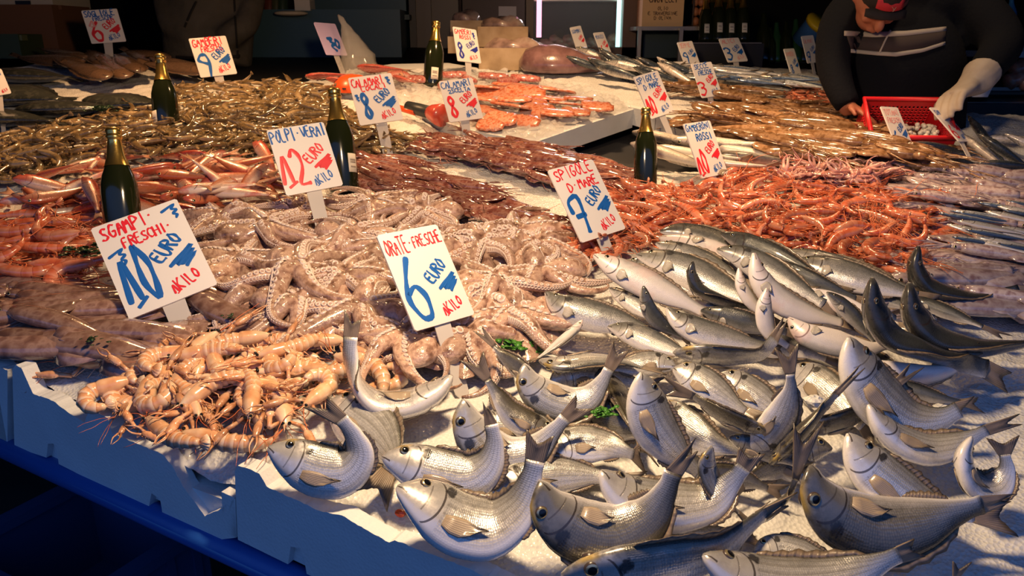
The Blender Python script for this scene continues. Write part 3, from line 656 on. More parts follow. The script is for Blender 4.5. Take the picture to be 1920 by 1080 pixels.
BASS = [
 (0, 7, [(1238, 434), (1285, 436), (1345, 452), (1410, 480)], None, (.3, .75, .5), 'dark-backed sea bass topmost by the red prawns', 1.0, 'bass_dark'),
 (0, 6, [(1236, 446), (1290, 460), (1345, 482), (1410, 512), (1480, 545)], None, (-.3, -.7, -.5), 'white-bellied sea bass at the top of the bass heap', .8, 'bass_pale'),
 (8, 6, [(1230, 456), (1280, 476), (1335, 498), (1395, 530)], None, (.4, .7, .6), 'grey sea bass with its head just below the white-bellied one', 1.0, 'bass'),
 (8, 6, [(1193, 478), (1240, 492), (1295, 512), (1350, 538), (1420, 570)], None, (.3, .7, .6), 'olive sea bass facing left behind the dark upright head', 1.1, 'bass'),
 (38, 7, [(1113, 478), (1150, 502), (1200, 526), (1262, 556), (1320, 585)], None, (.6, .5, .6), 'sea bass with open mouth and red gill at the 7 EURO stake', 1.0, 'bass_pale'),
 (6, 5, [(1166, 492), (1212, 506), (1272, 528), (1340, 556)], None, (.3, .7, .6), 'scaly grey sea bass lying behind the open-mouthed one', 1.2, 'bass'),
 (72, 6, [(1299, 490), (1297, 516), (1314, 545), (1365, 568), (1420, 580)], None, (-.5, -.4, .7), 'sea bass with a brown upright head in the middle of the bass', .9, 'bass_dark'),
 (65, 6, [(1385, 502), (1390, 535), (1412, 570), (1450, 600)], None, (.8, .4, .2), 'smaller pale sea bass throat upright beside the tallest pale one', .9, 'bass_pale'),
 (62, 7, [(1413, 474), (1422, 518), (1455, 558), (1510, 586), (1580, 605)], None, (.7, .5, .3), 'tall white-bellied sea bass rising nose first from the heap', .95, 'bass_pale'),
 (15, 7, [(1344, 468), (1385, 480), (1435, 505), (1490, 538), (1545, 570)], None, (.4, .5, .7), 'gaping sea bass with golden-brown head near the prawns', 1.0, 'bass'),
 (10, 7, [(1352, 438), (1400, 458), (1455, 484), (1512, 514), (1560, 540)], None, (.1, .2, 1), 'blue-black backed sea bass beside the red prawns', .85, 'bass_dark'),
 (5, 6, [(1478, 470), (1530, 488), (1592, 508), (1655, 526), (1710, 545)], None, (.3, .8, .5), 'pale grey sea bass, topmost at the right of the bass heap', .95, 'bass'),
 (5, 6.5, [(1488, 490), (1540, 502), (1600, 520), (1660, 538), (1720, 555)], None, (.3, .7, .6), 'scaly sea bass lying just in front of the topmost right one', 1.1, 'bass'),
 (15, 7, [(1450, 488), (1490, 510), (1545, 536), (1605, 560)], None, (.1, .1, 1), 'olive-backed sea bass with gold glints on its dark back', .85, 'bass_dark'),
 (80, 4, [(1722, 462), (1716, 500), (1736, 536), (1790, 556), (1850, 558), (1910, 546)], [(1975, 540), (1975, 560)], (-.4, -.7, .4), 'black sea bass upright at the far right, tail along the squid', 1.1, 'bass_dark'),
 (60, 6, [(1550, 548), (1576, 570), (1604, 598), (1640, 640)], None, (.5, .2, .8), 'black pointed sea bass head left of the two tall black ones', .95, 'bass_dark'),
 (84, 5, [(1635, 522), (1638, 578), (1666, 628), (1730, 658), (1802, 680), (1850, 692)], [(1896, 698), (1890, 738)], (-.5, -.6, .5), 'tall black-headed sea bass with its tail flat on the ice', 1.25, 'bass_dark'),
 (84, 5, [(1704, 532), (1712, 588), (1752, 632), (1822, 652), (1900, 648), (1960, 638)], None, (-.5, -.6, .5), 'broad black-headed sea bass, the rightmost of the heap', 1.35, 'bass_dark'),
 (5, 6, [(1474, 544), (1540, 562), (1612, 588), (1684, 612)], None, (-.2, -.5, -.8), 'pinkish white sea bass belly lying behind the black heads', .85, 'bass_pale'),
 (22, 5, [(1023, 548), (1052, 574), (1108, 592), (1168, 606), (1225, 625)], None, (.2, .7, .7), 'brown-headed sea bass lying nearest the octopuses', 1.1, 'bass'),
 (10, 6, [(1142, 540), (1176, 562), (1214, 584), (1260, 606)], None, (.5, .6, .5), 'sea bass with tilted face between open-mouthed and brown-headed ones', 1.0, 'bass'),
 (65, 6, [(1206, 536), (1214, 574), (1238, 606), (1282, 632)], None, (.6, -.2, .6), 'dark narrow sea bass head pointing up in the heap\'s left half', 1.0, 'bass_dark'),
 (5, 5, [(1252, 564), (1292, 572), (1340, 586), (1400, 604)], None, (.2, .8, .5), 'sea bass with a yellow eye facing left behind a pale chin', .9, 'bass_pale'),
 (40, 6, [(1250, 576), (1272, 602), (1320, 624), (1385, 640), (1440, 650)], None, (.6, .6, .4), 'pale-chinned sea bass raising its head in the middle', 1.1, 'bass'),
 (8, 7, [(1314, 582), (1358, 594), (1412, 608), (1474, 622)], None, (.1, .3, 1), 'dark-backed sea bass with mottled snout beside a pale chin', 1.1, 'bass_dark'),
 (64, 6, [(1438, 540), (1432, 582), (1442, 622), (1478, 650)], None, (.9, .2, .2), 'white sea bass throat standing upright beside the frowning bream', 1.05, 'bass_pale'),
 (25, 6, [(1092, 600), (1074, 622), (1042, 648), (1008, 672)], None, (.7, -.4, .5), 'sea bass with head up right and slim body toward the parsley', 1.0, 'bass_pale'),
 (5, 5, [(1140, 612), (1186, 626), (1236, 646), (1296, 668)], None, (.3, .8, .5), 'pink-headed sea bass lying above the arched bream', 1.2, 'bass'),
 (25, 6, [(1478, 596), (1512, 626), (1560, 642), (1622, 654), (1664, 646)], [(1704, 630), (1704, 640)], (-.2, -.6, -.5), 'pale sea bass with a torn red gill in front of the black heads', 1.1, 'bass_pale'),
 (35, 4, [(1585, 676), (1650, 694), (1722, 704), (1782, 694), (1814, 674)], [(1838, 648), (1840, 656)], (0, -.3, -1), 'slim white sea bass with its tail curling up over the ice', .75, 'bass_pale'),
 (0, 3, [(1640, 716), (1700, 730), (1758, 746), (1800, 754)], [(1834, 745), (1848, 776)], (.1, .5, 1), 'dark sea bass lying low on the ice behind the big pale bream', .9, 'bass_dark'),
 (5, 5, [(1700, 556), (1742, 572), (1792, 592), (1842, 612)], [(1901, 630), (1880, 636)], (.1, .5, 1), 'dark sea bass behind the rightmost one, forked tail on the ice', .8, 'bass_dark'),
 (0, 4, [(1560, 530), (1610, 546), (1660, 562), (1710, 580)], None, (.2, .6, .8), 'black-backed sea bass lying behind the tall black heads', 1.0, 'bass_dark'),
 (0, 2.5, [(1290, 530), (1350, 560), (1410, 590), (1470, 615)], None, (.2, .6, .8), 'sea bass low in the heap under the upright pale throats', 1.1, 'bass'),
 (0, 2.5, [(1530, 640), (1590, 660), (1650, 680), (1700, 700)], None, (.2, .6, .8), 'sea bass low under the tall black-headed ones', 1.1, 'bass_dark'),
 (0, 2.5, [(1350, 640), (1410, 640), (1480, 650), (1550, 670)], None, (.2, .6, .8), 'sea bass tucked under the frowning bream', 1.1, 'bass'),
]
for t, lf, sp, tp, D, lb, hs, mt in BASS: fish('bass', t, lf, sp, tp, D, lb, hs*1.24, mt, 1.15)
# ------------------------------------------------------------------ hand lettered price signs
GL = {'A': ["00 39 60", "14 54"], 'B': ["00 09 48 67 45 05", "45 63 50 00"], 'C': ["68 39 17 04 12 30 61"], 'D': ["00 09 38 65 52 20 00"], 'E': ["59 09 00 60", "05 45"],
 'F': ["59 09 00", "05 45"], 'G': ["68 39 16 03 20 51 64 34"], 'H': ["09 00", "69 60", "05 65"], 'I': ["39 30"], 'K': ["09 00", "69 04 60"], 'L': ["09 00 50"],
 'M': ["00 19 34 59 60"], 'N': ["00 09 60 69"], 'O': ["39 16 03 30 53 66 39"], 'P': ["00 09 48 66 45 04"], 'R': ["00 09 48 66 45 05", "25 60"], 'S': ["68 39 17 25 44 62 30 01"],
 'T': ["09 69", "39 30"], 'U': ["09 03 20 40 63 69"], 'V': ["09 30 69"], 'Z': ["09 69 00 60"], '.': ["25 35"], '-': ["14 44"], ' ': [],
 '0': ["39 16 03 30 53 66 39"], '1': ["01 49 51", "20 71"], '2': ["07 29 57 54 00 60"], '3': ["08 39 67 45 25", "45 63 30 01"], '6': ["59 26 03 20 50 63 45 14"],
 '7': ["05 08 69 30", "14 54"], '8': ["35 17 39 57 35 12 30 52 35"], '9': ["55 26 07 29 59 66 40"],
 '~': ["06 79 46 75 43 62 50"], '^': ["08 49 16 55 13 40"]}
def stroke_pts(s):
    P = [V((int(q[0])/9, int(q[1])/9, 0)) for q in s.split()]
    for _ in range(2):
        if len(P) < 3: break
        Q = [P[0]]
        for i in range(len(P)-1):
            a, b = P[i], P[i+1]; Q += [a.lerp(b, .2), a.lerp(b, .8)]
        P = Q+[P[-1]]
    return P
def ribbon(mb, P, w, z, m):
    n = len(P); vs = []
    for i in range(n):
        t = P[min(i+1, n-1)]-P[max(i-1, 0)]; t = t.normalized() if t.length > 1e-9 else V((1, 0, 0)); s = V((-t.y, t.x, 0)); ww = w*(.5+.12*sin(i*.9+len(mb.v)))
        e = t*ww*(.5 if i == n-1 else (-.5 if i == 0 else 0))
        for q in (-1, -.5, .5, 1): vs.append(P[i]+e*(1 if abs(q) < 1 else .3)+s*ww*q+V((0, 0, z+(.00025 if abs(q) < 1 else 0))))
    mb.add(vs, [(i*4+k, i*4+k+1, (i+1)*4+k+1, (i+1)*4+k) for i in range(n-1) for k in range(3)], m=m)
def write(mb, text, x, y, h, w, stroke, rot=0, z=0.0, m=0, arc=0.0):
    """text fitted into the width w, letter height h, at x, y in panel units"""
    n = len(text); adv = w/max(1, n); stroke = min(stroke, adv*.3) if n > 2 else stroke; rr = random.Random(len(text)*7+int(x*100)); c, s = cos(radians(rot)), sin(radians(rot))
    for i, ch in enumerate(text):
        jx, jy, js = rr.uniform(-.03, .03)*h, rr.uniform(-.05, .05)*h+arc*sin(pi*(i+.5)/n), rr.uniform(.92, 1.1)
        for st in GL.get(ch, []):
            P = [V((x, y, 0))+V((c*(i*adv+jx+p.x*adv*1.2)-s*(p.y*h*js+jy), s*(i*adv+jx+p.x*adv*1.08)+c*(p.y*h*js+jy), 0)) for p in stroke_pts(st)]
            ribbon(mb, P, stroke, z, m)
def scribble(mb, x, y, w, h, stroke, n, rot, z, m=0):
    c, s = cos(radians(rot)), sin(radians(rot)); P = []
    for i in range(n):
        f = i/(n-1); q = V((w*(f if i % 2 == 0 else f*.75+.0), -h*f+(h*.1 if i % 2 else 0), 0)) if False else V((w*((1.0-.3*f) if i % 2 else .25*f), -h*f, 0)); P.append(V((x+c*q.x-s*q.y, y+s*q.x+c*q.y, 0)))
    ribbon(mb, catmull(P, n*5), stroke, z, m)
def sign(TL, TR, BL, base, label, lines, num, ncol, euro, kilo, tint=None, numbox=(.1, .2, .34, .56), aspect=1.3, stakew=.27, group='hand lettered price signs', alt=False):
    """panel solved as a real rectangle from three of its corners, standing on a clear stake pushed into the ice"""
    bp = on(base[0], base[1], -.01); z = depth(bp)
    def im(a, b): return V(((b[0]-a[0])/F*z, -(b[1]-a[1])/F*z))
    goal = [V(TL), V(TR), V(BL)]; cur = [g.copy() for g in goal]
    for it in range(40):
        tl, tr, bl = cur; e1, e2 = im(tl, tr), im(tl, bl); d = e1.dot(e2); r2 = aspect*aspect
        B_, C_ = r2*e1.length_squared-e2.length_squared, -d*d
        z1 = sqrt(max((-B_+sqrt(max(0, B_*B_-4*r2*C_)))/(2*r2), 1e-6)); best = None
        for sg in (1, -1):
            w1 = sg*z1; w2 = -d/w1
            E1 = RX*e1.x+UP*e1.y+FW*w1; E2 = RX*e2.x+UP*e2.y+FW*w2; nz = E2.cross(E1).normalized()
            if best is None or (nz.z > best[2]) != alt: best = (E1, E2, nz.z)
        E1, E2, _ = best
        bm = ((tr[0]-tl[0])*.5+bl[0], (tr[1]-tl[1])*.5+bl[1]); fo = im(bm, base); det = e1.x*e2.y-e1.y*e2.x
        al, be = (fo.x*e2.y-fo.y*e2.x)/det, (e1.x*fo.y-e1.y*fo.x)/det
        BM = bp-E1*al-E2*be; o = BM-E2*.5
        got = [V(proj(o-E1*.5-E2*.5)), V(proj(o+E1*.5-E2*.5)), V(proj(o-E1*.5+E2*.5))]
        cur = [c+(g-q)*.5 for c, g, q in zip(cur, goal, got)]
    X = E1.normalized(); Y = -(E2-X*E2.dot(X)).normalized(); Z = X.cross(Y); w = E1.length; h = E2.length
    Mx = Matrix((X, Y, Z)).transposed().to_4x4(); Mx.translation = o
    inv = Mx.inverted(); parts = []; mb = MB()
    bev = .004; c8 = []
    for sx_, sy in ((-1, -1), (1, -1), (1, 1), (-1, 1)):
        c8 += [V((sx_*(w/2-bev), sy*h/2, -.002)), V((sx_*w/2, sy*(h/2-bev), -.002))] if sx_*sy > 0 else [V((sx_*w/2, sy*(h/2-bev), -.002)), V((sx_*(w/2-bev), sy*h/2, -.002))]
    cc = sorted(c8, key=lambda p: atan2(p.y, p.x)); mb.prism(cc, V((0, 0, .004))); parts.append(('panel', mb.mesh('panel', tint or M['sign_white'], False)))
    foot = inv @ bp; top = V((0, -h*.28, -.0045)); ax = (V((foot.x, foot.y, 0))-V((0, -h*.28, 0))); sd = V((-ax.y, ax.x, 0)).normalized()*w*stakew/2
    if ax.length > .01:
        mb = MB(); fz = V((foot.x, foot.y, -.0045)); mb.prism([top-sd, top+sd, fz+sd*.8, fz+ax.normalized()*.02, fz-sd*.8], V((0, 0, .002))); parts.append(('stake', mb.mesh('stake', M['stake'], False)))
    u = w; off = V((-w/2, -h/2, 0)); H = h/w
    def put(name, c, fn):
        mb = MB(); fn(mb); mb.v = [((p[0]*u+off.x), (p[1]*u+off.y), p[2]+.0024) for p in mb.v]
        parts.append((name, mb.mesh(name, M['ink_'+c], False)))
    for k, (tx, c, x, y, hh, ww, st, rot) in enumerate(lines):
        put('flourish' if tx in '~^' else 'lettering', c, lambda mb: write(mb, tx, x, y*H, hh, ww, st, rot, .0002*k))
    if num:
        x, y, ww, hh = numbox; k = len(num)
        for i, ch in enumerate(num): put('digit', ncol, lambda mb: write(mb, ch, x-.06+i*ww*.95/k, (y+.012*i)*H, hh, ww*.95/k, .075 if k == 1 else .06, 4, 0))
    if euro:
        put('lettering', euro, lambda mb: write(mb, 'EURO', .55, .4*H, .18, .42, .03, 36, .0003)); put('flourish', euro, lambda mb: scribble(mb, .62, .34*H, .4, .15, .045, 7, 36, .0004))
    if kilo: put('lettering', kilo, lambda mb: write(mb, '1KILO', .56, .06*H, .15, .36, .028, 18, .0002))
    root = inst('price_sign', parts, Mx, label, 'sign', group)
    for c in root.children:
        if c.name.startswith('stake'): c['label'] = 'clear plastic stake'
    return root
RED, BLU = 'red', 'blue'
sign((170, 430), (331, 373), (243, 600), (362, 660), 'white price sign reading SGAMPI FRESCHI 10 EURO in front of a bottle',
  [('SGAMPI.', RED, .08, .82, .19, .62, .03, 3), ('FRESCHI.', RED, .26, .68, .14, .58, .034, 3), ('~', BLU, .78, .8, .22, .2, .032, 0), ('~', BLU, .06, .52, .22, .2, .032, 0)], '10', BLU, BLU, RED, numbox=(.17, .06, .4, .8))
sign((705, 442), (818, 421), (778, 622), (868, 736), 'white price sign reading ORATE FRESCHE 6 EURO above the sea bream',
  [('ORATE.', RED, .05, .76, .24, .44, .034, 2), ('FRESCHE', RED, .5, .8, .17, .48, .03, 2)], '6', BLU, BLU, RED, numbox=(.16, .06, .4, .82), aspect=1.42)
sign((1026, 320), (1110, 299), (1090, 456), (1156, 508), 'white price sign reading SPIGOLE DI MARE 7 EURO among the red prawns',
  [('SPIGOLE', RED, .08, .82, .2, .84, 0.027, 3), ('D.MARE', RED, .24, .65, .17, .68, 0.027, 3)], '7', BLU, BLU, RED, numbox=(.18, .08, .36, .68), aspect=1.35)
sign((499, 245), (606, 229), (537, 368), (616, 468), 'white price sign reading POLPI VERAI 12 EURO above the octopuses',
  [('POLPI.VERAI', BLU, .03, .78, .21, .97, 0.029, 2)], '12', RED, RED, BLU, numbox=(.1, .1, .5, .62), aspect=1.18)
sign((652, 147), (733, 137), (675, 236), (730, 298), 'white price sign reading CALAMARI 8 EURO with red title and blue price',
  [('CALAMARI', RED, .05, .78, .2, .74, 0.027, 2), ('LOCALI', RED, .24, .68, .12, .6, 0.027, 3), ('^', BLU, .84, .78, .17, .14, .04, 0), ('^', BLU, .06, .5, .14, .12, .04, 0)], '8', BLU, BLU, RED, numbox=(.22, .06, .28, .62), aspect=1.18)
sign((822, 153), (885, 146), (843, 230), (878, 272), 'white price sign reading CALAMARI 8 EURO with blue title and red price',
  [('CALAMARI', BLU, .04, .8, .2, .9, 0.027, 2), ('2SCELTA', BLU, .2, .68, .12, .66, .035, 2)], '8', RED, RED, BLU, numbox=(.16, .06, .34, .6), aspect=1.22)
sign((848, 50), (891, 47), (858, 116), (880, 158), 'small white sign with navy 8 EURO beside the rear bottle',
  [('GAMBERI', RED, .05, .8, .2, .75, 0.031, 2), ('ROSSI', RED, .24, .66, .15, .5, 0.031, 2), ('^', 'navy', .8, .72, .22, .14, .05, 0)], '8', 'navy', 'navy', RED, numbox=(.16, .06, .34, .62), aspect=1.4)
sign((152, 20), (219, 16), (172, 82), (206, 112), 'white price sign reading SOGLIOLE 6 EURO standing over the brown soles',
  [('SOGLIOLE', BLU, .05, .8, .17, .85, 0.034, 2), ('FRESCHE', BLU, .25, .68, .13, .6, 0.034, 2), ('1', 'faint', .1, .5, .2, .2, .05, 0)], '6', RED, RED, BLU, numbox=(.2, .06, .36, .56), aspect=1.02, alt=True)
sign((360, 78), (428, 72), (378, 147), (416, 164), 'white price sign reading GAMBERI FRESCHI 9 EURO behind the grey shrimps',
  [('GAMBERI', RED, .05, .76, .21, .84, 0.031, 3), ('FRESCHI', RED, .24, .62, .15, .6, 0.031, 3)], '9', BLU, BLU, RED, numbox=(.14, .02, .38, .56), aspect=1.05)
n = N('backlit_sign'); n.set(Base_Color=(.62, .5, .8), Roughness=.4); M['sign_backlit_lilac'] = n.m  # lilac light from behind the panel is put into its base colour
sign((588, 42), (628, 45), (612, 103), (646, 142), 'price sign painted with lilac back light, with a blue scribble beside a plastic bag',
  [('40', BLU, .35, .2, .4, .5, .09, 0), ('^', BLU, .3, .15, .5, .5, .1, 0)], None, BLU, None, None, tint=M['sign_backlit_lilac'], aspect=1.25)
sign((1187, 145), (1232, 132), (1220, 224), (1262, 262), 'white price sign reading SPIGOLE DI MARE 10 EURO behind a gold-necked bottle',
  [('SPIGOLE', BLU, .06, .8, .19, .84, 0.031, 2), ('D.MARE', BLU, .22, .64, .17, .66, 0.031, 2)], '10', RED, RED, BLU, numbox=(.12, .06, .4, .6), aspect=1.35)
sign((1280, 233), (1330, 226), (1315, 335), (1345, 362), 'white price sign reading GAMBERONI ROSSI 10 EURO above the red prawns',
  [('GAMBERONI', BLU, .04, .84, .18, .92, 0.027, 2), ('ROSSI', BLU, .3, .66, .18, .6, 0.034, 2)], '10', RED, RED, BLU, numbox=(.08, .04, .44, .62), aspect=1.45)
sign((1295, 120), (1333, 116), (1316, 184), (1338, 212), 'white price sign with a red 3 EURO above the brown cuttlefish',
  [('SECCE', BLU, .1, .82, .2, .7, 0.034, 2), ('FRESCHE', BLU, .2, .64, .18, .7, 0.031, 2)], '3', RED, RED, BLU, numbox=(.08, .06, .42, .56), aspect=1.35)
sign((1347, 73), (1384, 71), (1365, 117), (1383, 136), 'white price sign with a blue 3 EURO on the far counter below black bottles',
  [('ALICI', 'faint', .1, .78, .2, .7, .07, 2)], '3', BLU, BLU, 'faint', numbox=(.12, .06, .4, .56), aspect=1.1)
sign((1269, 80), (1297, 77), (1284, 123), (1300, 150), 'small sign with a pink title and blue 9 near the metal stand',
  [('SEPPIE', 'faint', .1, .74, .24, .7, .08, 2)], '9', BLU, BLU, None, numbox=(.2, .06, .36, .56), aspect=1.3)
sign((1068, 52), (1088, 48), (1082, 96), (1096, 122), 'narrow sign with a blue title beside the lit glass case, left one',
  [('SGOMBRI', BLU, .06, .72, .22, .8, .06, 2)], '5', RED, RED, None, numbox=(.2, .06, .36, .5), aspect=1.5)
sign((1112, 62), (1131, 60), (1128, 104), (1138, 124), 'narrow sign with a blue title beside the lit glass case, right one',
  [('MERLUZZI', BLU, .06, .72, .22, .8, .06, 2)], '6', RED, RED, None, numbox=(.2, .06, .36, .5), aspect=1.5)
sign((1650, 200), (1682, 202), (1683, 282), (1716, 322), 'slanted price sign with pink title and blue 6 before the red basket',
  [('TOTANI', 'faint', .08, .8, .18, .84, .07, 2), ('FRESCHI', 'faint', .1, .62, .16, .8, .07, 2)], '6', BLU, BLU, 'faint', numbox=(.12, .06, .4, .5), aspect=1.45)
sign((1742, 202), (1765, 203), (1798, 266), (1850, 352), 'strongly tilted price sign with blue title right of the red basket',
  [('SARDE', BLU, .08, .78, .2, .8, .08, 2)], '4' if False else '6', RED, RED, BLU, numbox=(.12, .1, .4, .5), aspect=1.5)
sign((1469, 92), (1488, 91), (1484, 143), (1496, 162), 'narrow pink and blue sign left of the man on the far counter',
  [('GAMBERI', 'faint', .06, .72, .22, .8, .08, 2)], '8', BLU, BLU, None, numbox=(.2, .06, .36, .5), aspect=1.5)
sign((1502, 68), (1524, 66), (1514, 119), (1528, 138), 'narrow pink and blue sign touching the man\'s sleeve',
  [('CALAMARI', 'faint', .06, .72, .22, .8, .08, 2)], '7', BLU, BLU, None, numbox=(.2, .06, .36, .5), aspect=1.5)
sign((-34, 134), (2, 129), (-14, 181), (8, 250), 'price sign cut off by the left picture edge, over the dark turbots',
  [('ROMBI', BLU, .1, .74, .22, .84, .06, 2)], '9', BLU, None, RED, numbox=(.2, .2, .36, .5), aspect=1.3)
# ------------------------------------------------------------------ sparkling wine bottles
def bottle(base_px, top_px, label, lab=None, lab_h=(.06, .13), scale=None, lift=.0, name='wine_bottle', foil=True, group='gold topped wine bottles standing among the fish', bp=None, mat=None, lean=None):
    bp = bp or on(base_px[0], base_px[1], lift); z = depth(bp)
    tp = at(top_px[0], top_px[1], z); ax = tp-bp; h = ax.length; ax = ax.normalized()
    s = h/.31; parts = []
    prof = [(0, .012), (.03, 0), (.041, .004), (.0445, .014), (.0445, .14), (.043, .165), (.037, .19), (.027, .216), (.0205, .238), (.017, .262), (.0155, .285), (.0155, .297), (.012, .3), (0, .3)]
    mb = MB(); lathe(mb, [(r*s, q*s) for r, q in prof], 28); kids = []
    parts.append(('glass', mb.mesh('glass', mat or M['glass'])))
    if foil:
        mb = MB(); lathe(mb, [(r*s, q*s) for r, q in [(.0305, .212), (.0285, .216), (.0218, .238), (.0183, .262), (.0166, .276), (.0172, .28), (.0195, .284), (.0198, .289), (.0172, .292), (.019, .297), (.0195, .304), (.016, .309), (0, .31)]], 26); parts.append(('foil', mb.mesh('foil', M['gold'])))
    if lab is not None:
        mb = MB(); a = radians(lab); w = .75; r = .0452*s; rows = [[V((r*cos(a-w/2+w*j/10), r*sin(a-w/2+w*j/10), lerp(lab_h[0], lab_h[1], i/3)*s)) for j in range(11)] for i in range(4)]
        sheet(mb, rows, .0003)
        m2 = MB()
        for q in (.25, .5, .62): sheet(m2, [[V(((r+.0006)*cos(a-w*.3+w*.6*j/6), (r+.0006)*sin(a-w*.3+w*.6*j/6), (lerp(lab_h[0], lab_h[1], q)+dz)*s)) for j in range(7)] for dz in (0, .005)], .0002)
        parts.append(('label', mb.mesh('label', M['label']), [('print', m2.mesh('print', M['label_grey']))]))
    q = V((0, 0, 1)).rotation_difference(ax).to_matrix().to_4x4()
    inst(name, parts, T(bp) @ q, label, 'bottle', group)
bottle((236, 470), (212, 240), 'gold-necked wine bottle standing behind the SGAMPI sign')
bottle((646, 362), (626, 166), 'gold-necked wine bottle half behind the POLPI sign', -30, (.055, .11))
bottle((316, 262), (300, 102), 'gold-necked wine bottle among the grey shrimps, pale label low on its left', -130, (.03, .1))
bottle((1210, 352), (1211, 202), 'gold-necked wine bottle without a label beside the red prawns')
bottle((811, 165), (818, 40), 'gold-necked wine bottle with a round pale label beside the salmon', -75, (.03, .085))
# ------------------------------------------------------------------ seafood models (local +X = head end, +Z = up)
M['prawn_red'] = shell('red_prawn_shell', [(.42, .06, .025), (.56, .14, .06), (.64, .3, .19)], (.3, .04, .02), 6, .38, spread=.3, pale=.25, palec=(.72, .42, .3))
M['prawn_fine'] = flesh('red_prawn_feelers', [(.6, .1, .03), (.72, .22, .08)], 30, .35, 0, 150, coat=.2)
M['prawn_grey'] = shell('grey_shrimp_shell', [(.12, .075, .03), (.25, .165, .075), (.4, .29, .16)], (.07, .04, .02), 6, .38, 40, .14, coat=1.0, spread=.35)
M['scampi'] = shell('scampi_shell', [(.68, .27, .11), (.8, .46, .25), (.86, .64, .45)], (.45, .18, .07), 6, .42, 22, .28, 120, spread=.15, pale=.55, palec=(.88, .74, .58))
M['scampi_claw'] = flesh('scampi_claw_shell', [(.36, .14, .06), (.64, .31, .16), (.8, .52, .35)], 35, .3, .5, 160, spread=.25)
M['scampi_red'] = plain('scampi_red_joint', (.75, .1, .05), .3)
M['black'] = plain('black_eye', (.008, .008, .008), .1)
M['squid_brown'] = flesh('brown_squid_skin', [(.15, .075, .06), (.24, .13, .1), (.34, .21, .165), (.2, .105, .085)], 45, .16, .3, 130, coat=.9, spread=.28)
M['squid_red'] = flesh('red_squid_skin', [(.12, .03, .022), (.24, .075, .055), (.38, .19, .14), (.18, .05, .04)], 55, .14, .3, 130, coat=1.0, spread=.3)
M['squid_grey'] = flesh('mauve_squid_skin', [(.17, .1, .12), (.36, .27, .29), (.5, .42, .43), (.24, .15, .17)], 45, .15, .3, 130, coat=.9, spread=.25)
M['squid_amber'] = flesh('amber_squid_skin', [(.11, .05, .018), (.21, .105, .045), (.34, .2, .11), (.15, .07, .03)], 50, .2, .3, 130, coat=.9, spread=.3)
M['octopus'] = flesh('octopus_skin', [(.14, .07, .05), (.33, .19, .135), (.55, .37, .28), (.42, .26, .2), (.2, .105, .08)], 38, .2, .8, 110, coat=.8, spread=.26, bdist=.004)
M['sucker'] = plain('octopus_sucker', (.74, .6, .53), .22, Coat_Weight=.7)
M['sucker_in'] = plain('sucker_hollow', (.4, .27, .23), .4)
M['baby_octopus'] = flesh('baby_octopus_skin', [(.34, .12, .11), (.55, .28, .25), (.68, .45, .4)], 40, .15, .4, 140, coat=.9, spread=.25)
M['salmon'] = flesh('salmon_flesh', [(.45, .08, .035), (.66, .19, .09), (.74, .36, .24), (.6, .15, .07)], 75, .25, .5, 90, spread=.25)
def arc_path(L, curl, n, z=0.0, straight=.4, wob=0.0, rr=None):
    """a flat path that starts at the head (+X) and runs back, bending in the ground plane"""
    p = V((L*.5, 0, z)); a = pi; out = [p.copy()]
    for i in range(n):
        u = (i+.5)/n
        if u > straight: a += curl/(n*(1-straight))
        if rr: a += rr.uniform(-wob, wob)
        p = p+V((cos(a), sin(a), 0))*L/n; out.append(p.copy())
    c = sum(out, V((0, 0, 0)))/len(out); return [q-c+V((0, 0, c.z)) for q in out]
